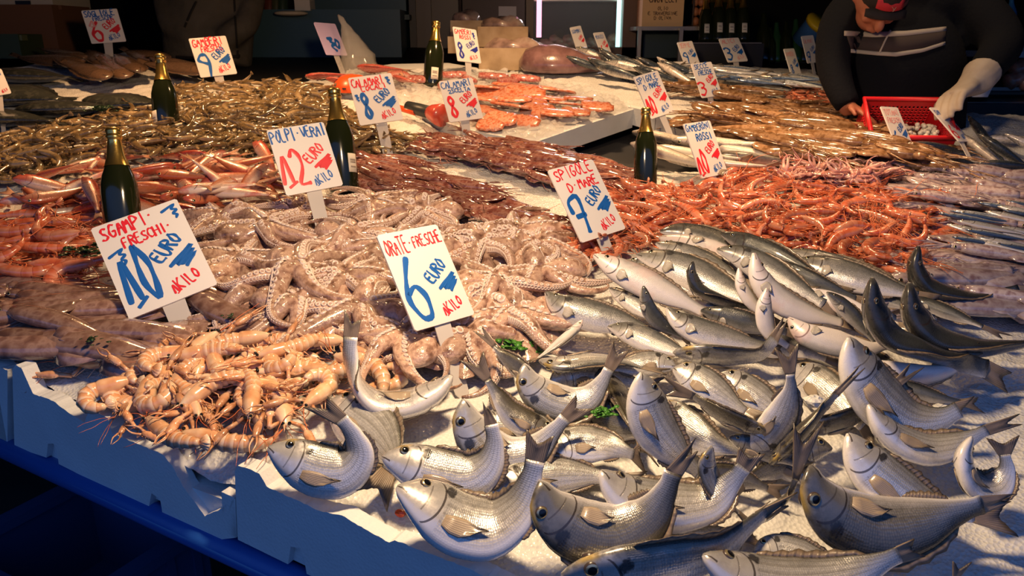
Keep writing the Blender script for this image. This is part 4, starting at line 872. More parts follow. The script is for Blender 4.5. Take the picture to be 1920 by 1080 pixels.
def prawn(L, curl, mat, fine, seed, hair=True, legs=True):
    rr = random.Random(seed); n = 26; P = arc_path(L, curl, n, straight=.36); ups = []
    for i in range(n+1):
        t = (P[min(i+1, n)]-P[max(0, i-1)]).normalized(); ups.append(V((-t.y, t.x, 0))*(-1 if curl > 0 else 1))
    rad = []
    for i in range(n+1):
        u = i/n; r = interp([(0, .012), (.05, .035), (.15, .07), (.3, .085), (.38, .08), (.55, .075), (.8, .05), (.96, .026), (1, .02)], u)[0]*L
        if u > .38: r *= 1+.14*((u-.38)/.62*6 % 1)-.05
        rad.append((r, r*1.15, r*.85))
    mb = MB(); loft(mb, P, ups, rad, 9)
    t = (P[0]-P[2]).normalized(); mb2 = mb
    tube(mb, [P[1]+ups[0]*L*.02, P[0]+t*L*.1+ups[0]*L*.05], .012*L, .002*L, 4)
    parts = [('body', mb.mesh('body', M[mat]))]
    te = (P[-1]-P[-3]).normalized(); sd = ups[-1]; z = V((0, 0, 1)); mb = MB()
    for k in (-1, -.5, 0, .5, 1):
        d = (te+z*k*.55+sd*.15).normalized(); w = (z if abs(k) < .3 else sd)*.018*L
        sheet(mb, [[P[-1]-w*.6, P[-1]+w*.6], [P[-1]+d*L*.07-w*1.5, P[-1]+d*L*.07+w*1.5], [P[-1]+d*L*.13-w*.6, P[-1]+d*L*.13+w*.6]], .0007)
    parts.append(('tail_fan', mb.mesh('tail_fan', M[mat])))
    if legs:
        mb = MB()
        for k in range(7):
            i = int(n*(.14+.07*k)) if k < 5 else int(n*(.5+.1*(k-5))); b = P[i]-ups[i]*rad[i][1]*.8
            tt = (P[i+1]-P[i]); tt.normalize(); d = -ups[i]+t*rr.uniform(-.2, .7)+z*rr.uniform(-.4, .4)
            tube(mb, [b, b+d*L*.09, b+d*L*.13+t*L*.12], .011*L, .005*L, 4)
        parts.append(('legs', mb.mesh('legs', M[fine])))
    if hair:
        mb = MB()
        for k in range(2):
            h = P[0]; q = [h]; d = (t+V((0, rr.uniform(-.5, .5), rr.uniform(0, .3)))).normalized()
            for s in range(5): d = (d+V((rr.uniform(-.3, .3)-.15, rr.uniform(-.4, .4), -.08))).normalized(); q.append(q[-1]+d*L*.17)
            tube(mb, catmull(q, 10), .009*L, .004*L, 4)
        parts.append(('antennae', mb.mesh('antennae', M[fine])))
    return parts
def squid(L, mat, seed, bend=.3, arms=True, fat=1.0, eyes=True):
    """mantle tip at -X end, arms at +X end"""
    rr = random.Random(seed); n = 18; P = arc_path(L, bend, n, wob=.02, straight=.1, rr=rr); up = V((0, 0, 1))
    rad = []
    for i in range(n+1):
        u = i/n; r = interp([(0, .07), (.12, .105), (.35, .115), (.6, .095), (.82, .055), (.95, .022), (1, .004)], u)[0]*L*fat*.85; rad.append((r*.75, r*.7, r*1.15))
    mb = MB(); loft(mb, P, up, rad, 12); parts = [('mantle', mb.mesh('mantle', M[mat]))]
    mb = MB(); rows = []
    for i in range(7):
        u = .5+.48*i/6; k = int(u*n); t = (P[k]-P[k-1]).normalized(); sd = V((-t.y, t.x, 0)); w = L*fat*.19*sin(pi*(.06+.86*i/6))**.8; lift = V((0, 0, rad[k][0]*.4))
        rows.append([P[k]+lift-sd*w-V((0, 0, rad[k][0]*.9*rr.uniform(.6, 1.3))), P[k]+lift-sd*w*.45, P[k]+lift*1.8, P[k]+lift+sd*w*.45, P[k]+lift+sd*w-V((0, 0, rad[k][0]*.9*rr.uniform(.5, 1.3)))])
    sheet(mb, rows, .0012); parts.append(('fin', mb.mesh('fin', M[mat])))
    t = (P[0]-P[1]).normalized(); h = P[0]; hp = [h-t*L*.02, h+t*L*.03, h+t*L*.08, h+t*L*.13]
    mb = MB(); loft(mb, catmull(hp, 8), up, [(.035*L*fat*s, .03*L*fat*s, .05*L*fat*s) for s in (1.1, 1.05, 1.1, 1.2, 1.25, 1.2, 1.05, .9, .7)], 10); parts.append(('head', mb.mesh('head', M[mat])))
    if arms:
        mb = MB(); sd = V((-t.y, t.x, 0))
        for k in range(8):
            a = (k-3.5)/3.5; ln = L*rr.uniform(.28, .42)*(1.5 if k in (2, 5) else 1); q = [h+t*L*.12+sd*a*.03*L+V((0, 0, rr.uniform(-.02, .02)*L))]; d = (t+sd*a*.5).normalized()
            for s in range(4): d = (d+sd*rr.uniform(-.5, .5)+V((0, 0, rr.uniform(-.12, .06)))).normalized(); q.append(q[-1]+d*ln/4)
            tube(mb, catmull(q, 9), .014*L*fat, .004*L, 5)
        parts.append(('arms', mb.mesh('arms', M[mat])))
    if eyes:
        for s in (-1, 1): parts.append(('eye', eye_mesh(h+t*L*.08+V((-t.y, t.x, 0))*s*.055*L*fat+V((0, 0, .012*L)), (V((-t.y, t.x, 0))*s+V((0, 0, .7))).normalized(), .02*L)))
    return parts
def octopus(S, seed, n_arm=8, mat='octopus', suck=True, seg=9):
    """S: arm length; mantle towards -X, arms sprawling forward"""
    rr = random.Random(seed); parts = []; z = V((0, 0, 1)); ml = .24*S
    P = [V((-.02*S, 0, .05*S)), V((-.12*S, rr.uniform(-.03, .03)*S, .075*S)), V((-.26*S, rr.uniform(-.08, .08)*S, .065*S)), V((-.4*S, rr.uniform(-.14, .14)*S, .035*S))]
    mb = MB(); C = catmull(P, 14); loft(mb, C, z, [(a*S*.95, a*S*.8, a*S*1.25) for a in (.05, .062, .066, .06, .062, .072, .084, .095, .1, .102, .098, .088, .07, .045, .012)], 14)
    parts.append(('mantle', mb.mesh('mantle', M[mat])))
    mb = MB(); rows = []; ph = [rr.uniform(0, 6) for _ in range(3)]
    vs = []; fs = []; nr, nk = 7, 40
    for i in range(nr):
        for k in range(nk):
            a = 2*pi*k/nk; f = i/(nr-1); rr_ = S*(.05+f*(.34+.07*sin(8*a+ph[0])+.05*sin(3*a+ph[1]))); zz = S*(.11*(1-f)**.7+.035*(1-f)*sin(8*a+ph[0])*f*3+.006*sin(17*a+9*f+ph[2]))-.012*f
            vs.append(V((cos(a)*rr_, sin(a)*rr_, zz)))
    for i in range(nr-1):
        for k in range(nk): k2 = (k+1) % nk; fs.append((i*nk+k, (i+1)*nk+k, (i+1)*nk+k2, i*nk+k2))
    vs.append(V((0, 0, .12*S))); fs += [(k, (k+1) % nk, nr*nk) for k in range(nk)]
    if suck: mb.add(vs, fs); parts.append(('web', mb.mesh('web', M[mat])))
    for s in (-1, 1): parts.append(('eye', eye_mesh(V((-.06*S, s*.07*S, .1*S)), V((.1, s*.8, .6)).normalized(), .016*S)))
    for k in range(n_arm):
        a = (k-(n_arm-1)/2)/(n_arm-1)*radians(290)+rr.uniform(-.2, .2); r0 = .1*S*rr.uniform(.8, 1.15); L = S*rr.uniform(.62, .95); n = 34
        p = V((cos(a)*.04*S, sin(a)*.05*S, .045*S)); curl = rr.choice((-1, 1))*rr.uniform(.4, 1.6); pts = [p.copy()]; zph = rr.uniform(0, 6); lim = rr.uniform(.02, .1)*S
        tw = rr.uniform(-.9, .9)
        for i in range(n):
            u = i/n; a += curl*(.015+.16*u**2.2)+rr.uniform(-.06, .06); st = L/n; rad_ = lerp(r0, .1*r0, u**.75)
            p = p+V((cos(a), sin(a), 0))*st; p.z = lerp(p.z, rad_*.8+max(0, sin(u*7+zph))*lim*(1-u), .35); pts.append(p.copy())
        mb = MB(); rads = [lerp(r0, .1*r0, (i/n)**.75) for i in range(n+1)]; ups = []
        for i in range(n+1): t = (pts[min(i+1, n)]-pts[max(i-1, 0)]).normalized(); sd = V((-t.y, t.x, 0)); ups.append((z*cos(tw)+sd*sin(tw)).normalized())
        loft(mb, pts, ups, [(r*.8, r, r) for r in rads], seg)
        if suck:
            side = 1 if rr.random() < .5 else -1
            for i in range(2, n-1):
                for row in ((-1, 1) if i % 2 == 0 or i > 18 else (1,)):
                    t = (pts[i+1]-pts[i-1]).normalized(); sd = V((-t.y, t.x, 0)); dirv = (sd*side*(.75+.25*row)+z*(.62-.4*row)).normalized(); b = pts[i]+dirv*rads[i]*.8; rs = rads[i]*.34; x = t; y = dirv.cross(t); vs = []; q = 8
                    for rr_, hh in ((1, -.1), (1.05, .35), (.7, .5), (.5, .15)):
                        for w in range(q): c = 2*pi*w/q; vs.append(b+(x*cos(c)+y*sin(c))*rs*rr_+dirv*rs*hh)
                    mb.add(vs, [(g*q+w, g*q+(w+1) % q, (g+1)*q+(w+1) % q, (g+1)*q+w) for g in range(3) for w in range(q)], m=1); mb.add(vs[3*q:], [list(range(q))], m=2)
        parts.append(('arm', mb.mesh('arm', [M[mat], M['sucker'], M['sucker_in']])))
    return parts
def scampo(L, curl, seed):
    rr = random.Random(seed); n = 40; P = arc_path(L, curl, n, straight=.45); ups = []; z = V((0, 0, 1))
    for i in range(n+1):
        t = (P[min(i+1, n)]-P[max(0, i-1)]).normalized(); o = V((-t.y, t.x, 0))*(-1 if curl > 0 else 1); ups.append((o+z*.9).normalized())
    rad = []
    for i in range(n+1):
        u = i/n; r = interp([(0, .025), (.06, .055), (.2, .105), (.38, .115), (.44, .105), (.6, .112), (.85, .085), (.97, .055), (1, .035)], u)[0]*L
        if u > .42: r *= .9+.22*((u-.42)/.58*6 % 1)
        rad.append((r, r, r*.95))
    mb = MB(); loft(mb, P, ups, rad, 11); t = (P[0]-P[2]).normalized(); tube(mb, [P[1]+ups[0]*.03*L, P[0]+t*.13*L+ups[0]*.04*L], .014*L, .002*L, 5)
    parts = [('body', mb.mesh('body', M['scampi']))]
    te = (P[-1]-P[-3]).normalized(); mb = MB(); s0 = te.cross(ups[-1]).normalized()
    for k in (-1, -.5, 0, .5, 1):
        d = (te+s0*k*.75).normalized(); w = d.cross(ups[-1]).normalized()*.024*L
        sheet(mb, [[P[-1]-w*.6, P[-1]+w*.6], [P[-1]+d*.07*L-w*1.5, P[-1]+d*.07*L+w*1.5], [P[-1]+d*.14*L-w, P[-1]+d*.14*L+w]], .001)
    parts.append(('tail_fan', mb.mesh('tail_fan', M['scampi'])))
    sd = V((-t.y, t.x, 0))
    for s in (-1, 1):
        parts.append(('eye', (lambda m: (ball(m, P[1]+t*.02*L+sd*s*.035*L+z*.03*L, .022*L, nu=8, nv=5), m.mesh('eye', M['black']))[1])(MB())))
        mb = MB(); b = P[4]+sd*s*.05*L-z*.02*L; e1 = b+(t*.5+sd*s*rr.uniform(.5, 1)).normalized()*.15*L; d = (t*rr.choice((1, .6, -.3))+sd*s*rr.uniform(-.1, .7)).normalized(); e2 = e1+d*.14*L; e2.z = rr.uniform(.0, .04)*L
        tube(mb, [b, e1], .02*L, .026*L, 6); tube(mb, [e1, e2], .028*L, .03*L, 6)
        w = V((-d.y, d.x, 0)); e3 = e2+d*.26*L; loft(mb, catmull([e2, e2.lerp(e3, .25), e2.lerp(e3, .7), e3], 8), z, [(r*L, r*L, r*1.25*L) for r in (.022, .034, .042, .044, .044, .042, .038, .032, .026)], 8)
        for q in (-1, 1): tube(mb, catmull([e3+w*q*.022*L, e3+d*.11*L+w*q*.045*L, e3+d*.24*L+w*q*.008*L], 7), .018*L, .004*L, 5)
        for q in range(6): ball(mb, e2.lerp(e3, .1+.16*q)+w*s*.045*L+z*.008*L, .009*L, nu=5, nv=3)
        parts.append(('claw', mb.mesh('claw', M['scampi_claw'])))
    mb = MB()
    for k in range(4):
        for s in (-1, 1):
            i = 8+k*3; b = P[i]-ups[i]*rad[i][1]*.6; d = (sd*s*.8+t*rr.uniform(-.3, .6)-z*.2).normalized(); m_ = b+d*.13*L; e = m_+(d+t*.8-z*.3).normalized()*.14*L; tube(mb, [b, m_, e], .012*L, .005*L, 5)
    parts.append(('legs', mb.mesh('legs', M['scampi'])))
    mb = MB()
    for k in range(2):
        q = [P[0]]; d = (t+sd*rr.uniform(-.7, .7)).normalized()
        for s in range(6): d = (d+sd*rr.uniform(-.35, .35)+z*rr.uniform(-.15, .05)).normalized(); q.append(q[-1]+d*.11*L)
        tube(mb, catmull(q, 14), .006*L, .003*L, 4)
    parts.append(('antennae', mb.mesh('antennae', M['prawn_fine'])))
    return parts
def slab_fish(L, W_, H, mat, seed):
    rr = random.Random(seed); mb = MB(); P = [V((L*(i/10-.5), rr.uniform(-.02, .02)*L, 0)) for i in range(11)]
    loft(mb, P, V((0, 0, 1)), [(H*s**.4, H*.3*s, W_*.5*s*rr.uniform(.88, 1.1)) for s in (.75, .9, 1, .95, 1.05, 1, .9, 1, .9, .75, .5)], 10); return [('fillet', mb.mesh('fillet', M[mat]))]
def small_fish(kind, L, bend, seed, tail=True):
    rr = random.Random(seed); P = arc_path(L, bend, 6, straight=0); k = K[kind]
    return fish_parts(kind, P, V((0, 1, .15)) if bend >= 0 else V((0, -1, .15)), None, n=16, seg=10, small=True, seed=seed)
def place(parts, name, px, py, lift, ang, label, cat, group=None, roll=0, pitch=0, s=1.0, kind=None):
    p = on(px, py, lift); a = radians(ang); X = RX*cos(a)+FT*sin(a); Y = NT_.cross(X)
    m = Matrix((X, Y, NT_)).transposed().to_4x4(); m.translation = p
    m = m @ Matrix.Rotation(radians(pitch), 4, 'Y') @ Matrix.Rotation(radians(roll), 4, 'X') @ Matrix.Scale(s, 4)
    return inst(name, parts, m, label, cat, group, kind)
def pile(protos, name, poly, n, dmin, lift, ang, jit, label, cat, group, roll=(0, 0), pitch=(-8, 8), s=(.9, 1.1), mound=60, tries=60, seed=1, flip=0.0, avoid=None):
    """n things scattered over a region of the display, nearest neighbours at least dmin apart per layer, heaped by lift=(low, high)"""
    rr = random.Random(seed); x0, x1 = min(p[0] for p in poly), max(p[0] for p in poly); y0, y1 = min(p[1] for p in poly), max(p[1] for p in poly)
    layers = {}; k = 0; fails = 0; cells = {}
    while k < n and fails < n*tries:
        x, y = rr.uniform(x0, x1), rr.uniform(y0, y1)
        if not inpoly(x, y, poly): continue
        p = on(x, y, 0)
        ly = int(3*k/n); ck = (int(p.x/dmin), int(p.y/dmin)); d2 = dmin*dmin; ok = True
        for i in (-1, 0, 1):
            for j in (-1, 0, 1):
                for q in cells.get((ly, ck[0]+i, ck[1]+j), ()):
                    if (q-p).length_squared < d2: ok = False
        if not ok: fails += 1; continue
        cells.setdefault((ly,)+ck, []).append(p)
        m = min(1, edged(x, y, poly)/mound); l = lift[0]+(lift[1]-lift[0])*(ly/2+rr.uniform(-.15, .15))*m**.6
        a = (ang(x, y) if callable(ang) else ang)+rr.uniform(-jit, jit)+(180 if rr.random() < flip else 0)
        lb = label(x, y, k) if callable(label) else label
        place(protos[k % len(protos)], name, x, y, l, a, lb, cat, group, rr.uniform(*roll), rr.uniform(*pitch), rr.uniform(*s)); k += 1
    return k
# ------------------------------------------------------------------ the seafood on the ice
P_RED = [prawn(.13, c, 'prawn_red', 'prawn_fine', i) for i, c in enumerate((1.2, 2.2, -1.6, 3.0, .5, -2.6))]
P_RED_FAR = [[p[0], p[1]] for p in P_RED]
P_GREY = [prawn(.095, c, 'prawn_grey', 'prawn_grey', 20+i, False, False) for i, c in enumerate((1.0, 2.0, -1.5, .4, -2.4))]
# red prawns, right
RP = [(1150, 356), (1290, 345), (1400, 312), (1480, 332), (1600, 340), (1700, 355), (1770, 400), (1790, 450), (1750, 500), (1690, 545), (1600, 520), (1470, 475), (1360, 440), (1250, 428), (1205, 470), (1120, 478), (1040, 462), (1028, 440), (1110, 420)]
pile(P_RED, 'red_prawn', RP, 255, .05, (.012, .06), 0, 65, 'red prawn in the large heap to the right of the 7 EURO sign', 'prawn', 'red prawns heaped at the right', roll=(-40, 40), pitch=(-14, 14), s=(.85, 1.2), seed=2, flip=.4)
for x, y, a, l in ((1190, 345, 100, .07), (1640, 465, 40, .075), (1600, 385, 10, .07), (1300, 590, 0, 0)):
    if y < 500: place(P_RED[3 if x < 1300 else 1], 'red_prawn', x, y, l, a, {1190: 'red prawn curled upright against the unlabelled wine bottle', 1640: 'curled red prawn lying on top at the front of the right heap', 1600: 'tightly curled red prawn on top in the middle of the right heap'}[x], 'prawn', 'red prawns heaped at the right', 0, 0, 1.15)
# red prawns, left edge
LP = [(-120, 410), (30, 382), (130, 388), (196, 420), (196, 520), (120, 540), (-120, 560)]
pile(P_RED, 'red_prawn', LP, 52, .07, (.015, .06), 5, 40, 'large red prawn in the heap left of the SGAMPI sign', 'prawn', 'red prawns heaped at the left edge', roll=(-30, 30), s=(1.25, 1.6), seed=3, flip=.5)
# grey shrimps
GP = [(-60, 262), (120, 225), (230, 206), (300, 196), (335, 162), (450, 150), (590, 152), (640, 200), (700, 232), (790, 258), (770, 275), (650, 288), (500, 284), (330, 288), (180, 296), (60, 330), (-60, 345)]
pile(P_GREY, 'grey_shrimp', GP, 300, .055, (.015, .085), 10, 70, 'grey-brown shrimp in the wide heap around the pale-labelled bottle', 'shrimp', 'grey shrimps heaped at the back', roll=(-40, 40), pitch=(-15, 15), s=(1.1, 1.5), seed=4, flip=.5, mound=40)
mb = MB(); rr = random.Random(9)
for _ in range(1700):
    x, y = rr.uniform(-60, 790), rr.uniform(150, 345)
    if not inpoly(x, y, GP): continue
    p = on(x, y, .01+.045*min(1, edged(x, y, GP)/40)); a = rr.uniform(0, 6.3); d = (RX*cos(a)+FT*sin(a)); s = NT_.cross(d)*rr.choice((-1, 1)); L = rr.uniform(.07, .11)
    loft(mb, catmull([p-d*L*.5, p-d*.2*L+s*.12*L, p+d*.2*L+s*.12*L, p+d*L*.5-s*.05*L], 6), NT_, [r*L for r in (.02, .07, .085, .08, .06, .04, .012)], 6)
blank('grey_shrimps', mb.mesh('grey_shrimps', M['prawn_grey']), 'lower layers of grey-brown shrimps filling the heap at the back', 'shrimp', 'stuff', 'grey shrimps heaped at the back')
# red mullets
MU = [small_fish('mullet', .155, b, 40+i) for i, b in enumerate((.25, -.3, .5, -.1))]
MP = [(62, 345), (180, 292), (330, 292), (500, 288), (524, 330), (528, 378), (420, 386), (330, 392), (200, 396), (110, 402), (45, 385)]
pile(MU, 'red_mullet', MP, 62, .055, (.02, .08), 190, 62, 'red mullet in the pink heap between the shrimps and the SGAMPI bottle', 'fish', 'red mullets heaped at the left', roll=(-45, 45), pitch=(-20, 16), s=(1.05, 1.35), seed=5, flip=.35, mound=40)
place(MU[0], 'red_mullet', 418, 345, .085, 75, 'red mullet pointing its tail up at the front of the pink heap', 'fish', 'red mullets heaped at the left', 20, 18, 1.0)
place(MU[2], 'red_mullet', 100, 322, .06, 150, 'red mullet whose tail sticks out at the left of the pink heap', 'fish', 'red mullets heaped at the left', 0, 20, 1.0)
# brown squid, left front
SQB = [squid(.24, 'squid_brown', 60+i, b, fat=1.15) for i, b in enumerate((.2, -.25, .4))]
SB = [(-120, 560), (60, 545), (190, 535), (250, 575), (300, 625), (250, 650), (120, 650), (40, 645), (-120, 640)]
pile(SQB, 'brown_squid', SB, 26, .07, (.015, .05), 175, 18, 'glossy brown squid in the heap behind the scampi ice, left of the SGAMPI stake', 'squid', 'brown squid at the left front', roll=(-15, 15), seed=6, mound=40)
place(SQB[1], 'brown_squid', 200, 656, .03, 172, 'longest brown squid lying at the front edge of the left squid heap', 'squid', 'brown squid at the left front', 0, 0, 1.35)
place(SQB[0], 'brown_squid', 105, 648, .03, 176, 'brown squid nearest the picture edge in front of the left squid heap', 'squid', 'brown squid at the left front', 0, 0, 1.2)
SB2 = [(372, 545), (440, 530), (545, 590), (520, 625), (470, 622), (400, 600)]
pile(SQB, 'brown_squid', SB2, 9, .075, (.015, .045), -35, 15, 'brown squid between the SGAMPI sign and the octopuses', 'squid', 'brown squid right of the scampi sign', seed=7, mound=30, flip=1)
# red squid, middle
SQR = [squid(.17, 'squid_red', 80+i, b, eyes=False) for i, b in enumerate((.15, -.2, .3, 0))]
for i, (poly, nn) in enumerate((([(668, 292), (740, 292), (850, 334), (945, 376), (1035, 412), (1045, 428), (1000, 436), (930, 418), (850, 384), (760, 362), (672, 340)], 62), ([(770, 268), (860, 262), (1000, 264), (1100, 296), (1180, 330), (1180, 352), (1110, 350), (1020, 338), (930, 312), (850, 288), (790, 280)], 66))):
    pile(SQR, 'red_squid', poly, nn, .05, (.012, .045), -30, 14, ('dark red squid in the row nearest the octopuses', 'dark red squid in the row under the salmon tray')[i], 'squid', ('front row of dark red squid', 'rear row of dark red squid')[i], roll=(-15, 15), s=(.85, 1.2), seed=8+i, flip=.3, mound=30)
# octopuses
OC = [octopus(.265, 100+i) for i in range(5)]
spots = [(420, 420, 100, .02, 'octopus nearest the red mullets, suckers turned up'), (500, 440, 20, .04, 'octopus left of the POLPI stake with a purple-grey mantle'), (560, 410, 150, .02, 'octopus lying directly below the POLPI sign'), (700, 395, 170, .02, 'pale octopus in front of the half hidden bottle'), (790, 410, 200, .025, 'pale octopus below the front row of red squid'),
 (660, 450, -20, .045, 'octopus right of the POLPI stake showing big ring suckers'), (450, 500, 60, .03, 'octopus right beside the SGAMPI sign edge'), (560, 520, -50, .05, 'octopus in the middle with a tangle of curled arms'), (650, 530, 200, .045, 'octopus just left of the ORATE sign'), (560, 580, 0, .03, 'octopus above the scampi heap'),
 (680, 590, 160, .03, 'octopus behind the raised white-bellied bream tail'), (760, 640, 120, .03, 'octopus with large suckers left of the ORATE stake'), (900, 470, 170, .03, 'octopus right of the ORATE sign top'), (970, 450, 215, .02, 'octopus in front of the 7 EURO sign corner'), (930, 540, 10, .045, 'pale octopus right of the ORATE sign, arms stretched'),
 (1010, 520, 190, .03, 'pale octopus beside the brown-headed sea bass'), (960, 600, 180, .03, 'octopus arm cluster above the parsley'), (860, 580, 90, .03, 'octopus hidden behind the ORATE sign'), (880, 640, 60, .02, 'octopus at the foot of the ORATE stake'), (840, 470, 20, .02, 'octopus behind the ORATE sign title'), (480, 560, -30, .02, 'octopus at the edge of the brown squid'), (620, 480, 90, .03, 'octopus between the POLPI stake and the ORATE sign'), (740, 470, 60, .03, 'octopus at the left edge of the ORATE title'), (1010, 470, 90, .02, 'octopus at the edge of the red prawns')]
for i, (x, y, a, l, lb) in enumerate(spots): place(OC[i % 5], 'octopus', x, y, l, a, lb, 'octopus', 'octopuses in the middle of the stall', 0, 0, (1.0, 1.08, .94)[i % 3])
# scampi
SCM = [scampo(.15, c, 130+i) for i, c in enumerate((.6, -1.4, 2.6, -.5, 3.4))]
sc = [(192, 738, 30, 4, 'curled scampi at the left end of the heap on bare ice'), (240, 728, 50, 2, 'scampi with a black eye facing down beside the leftmost one'), (280, 700, 330, 4, 'round-backed scampi left of the SGAMPI stake foot'), (305, 670, 20, 2, 'scampi lying against the SGAMPI stake foot'), (288, 738, 100, 4, 'scampi with black eyes at the front of the heap'), (348, 700, 280, 1, 'scampi claw-first below the SGAMPI stake'), (388, 660, 200, 3, 'scampi right of the SGAMPI stake foot'), (425, 690, 120, 2, 'large orange-backed scampi in the centre of the heap'), (355, 745, 300, 0, 'scampi with two dark claws spread over the ice'), (440, 640, 20, 0, 'scampi with a straight claw near the brown squid'), (470, 680, 250, 1, 'scampi with orange back near the heap centre'), (500, 640, 190, 3, 'scampi by the octopus arms at the back of the heap'), (545, 650, 215, 0, 'bright orange scampi stretched at the back of the heap'), (560, 695, 200, 1, 'scampi with folded tail left of the upright bream tail'), (510, 715, 260, 3, 'scampi with its head to the front in the right half'), (470, 735, 280, 0, 'scampi with pale legs upward in the heap'), (540, 750, 290, 1, 'scampi with red claw joints at the front right'), (590, 640, 10, 0, 'scampi reaching behind the upright bream tail'), (598, 725, 240, 4, 'rounded scampi touching the white-bellied bream'), (685, 690, 160, 1, 'scampi right of the upright bream tail'), (728, 712, 190, 4, 'scampi in the crook of the white-bellied bream'), (318, 812, 140, 0, 'single scampi in front, lying along the box rim'), (215, 668, 190, 0, 'dark-clawed scampi reaching left over bare ice'), (620, 690, 170, 2, 'scampi tucked at the left of the upright bream tail'), (400, 725, 240, 1, 'scampi under the large orange-backed one'), (425, 825, 170, 0, 'lone scampi with a red-tipped leg on the ice near the curled bream'), (440, 715, 300, 2, 'scampi beside the large orange-backed one'), (520, 675, 100, 4, 'scampi with a round pale back in the middle of the right half'), (350, 665, 60, 3, 'scampi behind the SGAMPI stake foot')]
for i, (x, y, a, k, lb) in enumerate(sc): place(SCM[k], 'scampi', x, y, .012+.02*(x > 260 and x < 700 and y < 760)+.014*(i % 3 == 0), a, lb, 'scampi', 'scampi heaped at the front left', R.uniform(-25, 25), R.uniform(-8, 8), (.9, 1.02, .84)[i % 3])
pile([SCM[k] for k in (4, 1, 0, 2, 3)], 'scampi', [(215, 730), (275, 668), (340, 645), (430, 632), (560, 632), (640, 660), (640, 720), (590, 752), (470, 765), (380, 762), (300, 765)], 28, .045, (.004, .03), 300, 60, 'scampi tangled in the lower part of the heap in front of the SGAMPI stake', 'scampi', 'scampi heaped at the front left', roll=(-40, 40), pitch=(-12, 12), s=(.7, .85), seed=21, mound=30)
# mauve squid and anchovies, right edge
SQG = [squid(.19, 'squid_grey', 150+i, b, fat=1.1) for i, b in enumerate((.2, -.3, .4))]
SG = [(1700, 352), (1790, 318), (1960, 316), (1990, 420), (1990, 590), (1900, 590), (1790, 540), (1700, 520), (1770, 470), (1780, 410)]
pile(SQG, 'mauve_squid', SG, 80, .055, (.012, .05), 155, 22, 'mauve-grey squid in the heap at the right edge', 'squid', 'mauve squid at the right edge', roll=(-20, 20), seed=12, flip=.25, mound=30)
SAR = [small_fish('sardine', .14, b, 170+i) for i, b in enumerate((.1, -.15))]
pile(SAR, 'anchovy', [(1800, 385), (1960, 375), (1960, 490), (1830, 470)], 22, .04, (.055, .075), 150, 10, 'blue-silver anchovy lying on the mauve squid', 'fish', 'anchovies on the mauve squid', seed=13, pitch=(-4, 4))
place(SQG[0], 'mauve_squid', 1820, 520, .045, 178, 'smooth pink squid in front of the right-edge heap, beside the black upright bass', 'squid', 'mauve squid at the right edge', 0, 0, 1.5)
place(SQG[1], 'mauve_squid', 1890, 578, .035, 176, 'pale pink squid lying on the ice right of the black bass heads', 'squid', 'mauve squid at the right edge', 0, 0, 1.4)
# baby octopuses
BO = [octopus(.085, 190+i, 8, 'baby_octopus', False, 5) for i in range(3)]
pile([[b[0]]+b[3:] for b in BO], 'baby_octopus', [(1462, 330), (1500, 306), (1560, 296), (1640, 298), (1684, 314), (1690, 336), (1600, 344), (1480, 346)], 75, .04, (.012, .05), 0, 180, 'tiny pink octopus in the small mound behind the red prawns', 'octopus', 'tiny pink octopuses behind the red prawns', seed=14, mound=25, roll=(-60, 60), pitch=(-30, 30))
# amber squid on the rear right
SQA = [squid(.25, 'squid_amber', 210+i, b, fat=1.0, eyes=False) for i, b in enumerate((.2, -.2, .35))]
AS = [(1300, 232), (1330, 206), (1420, 192), (1520, 202), (1640, 228), (1700, 268), (1735, 300), (1700, 312), (1600, 296), (1480, 292), (1380, 264)]
pile(SQA, 'amber_squid', AS, 95, .055, (.015, .08), -28, 22, 'amber-brown squid in the long heap before the red basket', 'squid', 'amber squid before the basket', roll=(-20, 20), s=(.85, 1.2), seed=15, flip=.3, mound=25)
# hake beside the bottle
HK = [small_fish('hake', .32, b, 230+i) for i, b in enumerate((.15, -.2))]
for i, (x, y, a, lb) in enumerate([(1265, 262, -38, 'hake topmost of the pale fish behind the gold-necked bottle'), (1300, 288, -30, 'dark-backed hake behind the GAMBERONI stake'), (1260, 292, -40, 'hake nearest the gold-necked bottle'), (1400, 285, -20, 'long white-bellied hake right of the GAMBERONI sign'), (1430, 300, -16, 'hake at the edge of the tiny octopuses'), (1350, 268, -25, 'hake half under the amber squid'), (1470, 276, -18, 'slim hake between amber squid and tiny octopuses'), (1340, 305, -22, 'hake lying lowest behind the GAMBERONI sign')]):
    place(HK[i % 2], 'hake', x, y, .03+.008*(i % 3), a+180, lb, 'fish', 'hake at the rear right', (0, 40, 150)[i % 3], 0, 1.0)
# mackerel at the right edge
MK = [small_fish('mackerel', .27, b, 240+i) for i, b in enumerate((.3, -.3, .6))]
for i, (x, y, a, p, lb) in enumerate([(1790, 300, 150, -6, 'mackerel lying left in the group at the right edge'), (1845, 286, 120, -22, 'mackerel with its head raised, left of the two raised ones'), (1890, 290, 130, -20, 'mackerel with its head raised, nearest the right edge'), (1850, 262, 100, -26, 'dark mackerel snout standing up behind the group'), (1910, 262, 160, 0, 'pale mackerel lying at the back of the group'), (1760, 278, 165, 0, 'mackerel beside the amber squid end'), (1900, 312, 170, 0, 'mackerel low in front at the right edge'), (1950, 280, 150, -20, 'mackerel partly outside the picture at the right')]):
    place(MK[i % 3], 'mackerel', x, y, .04, a, lb, 'fish', 'mackerel at the right edge', 30, p, .85)
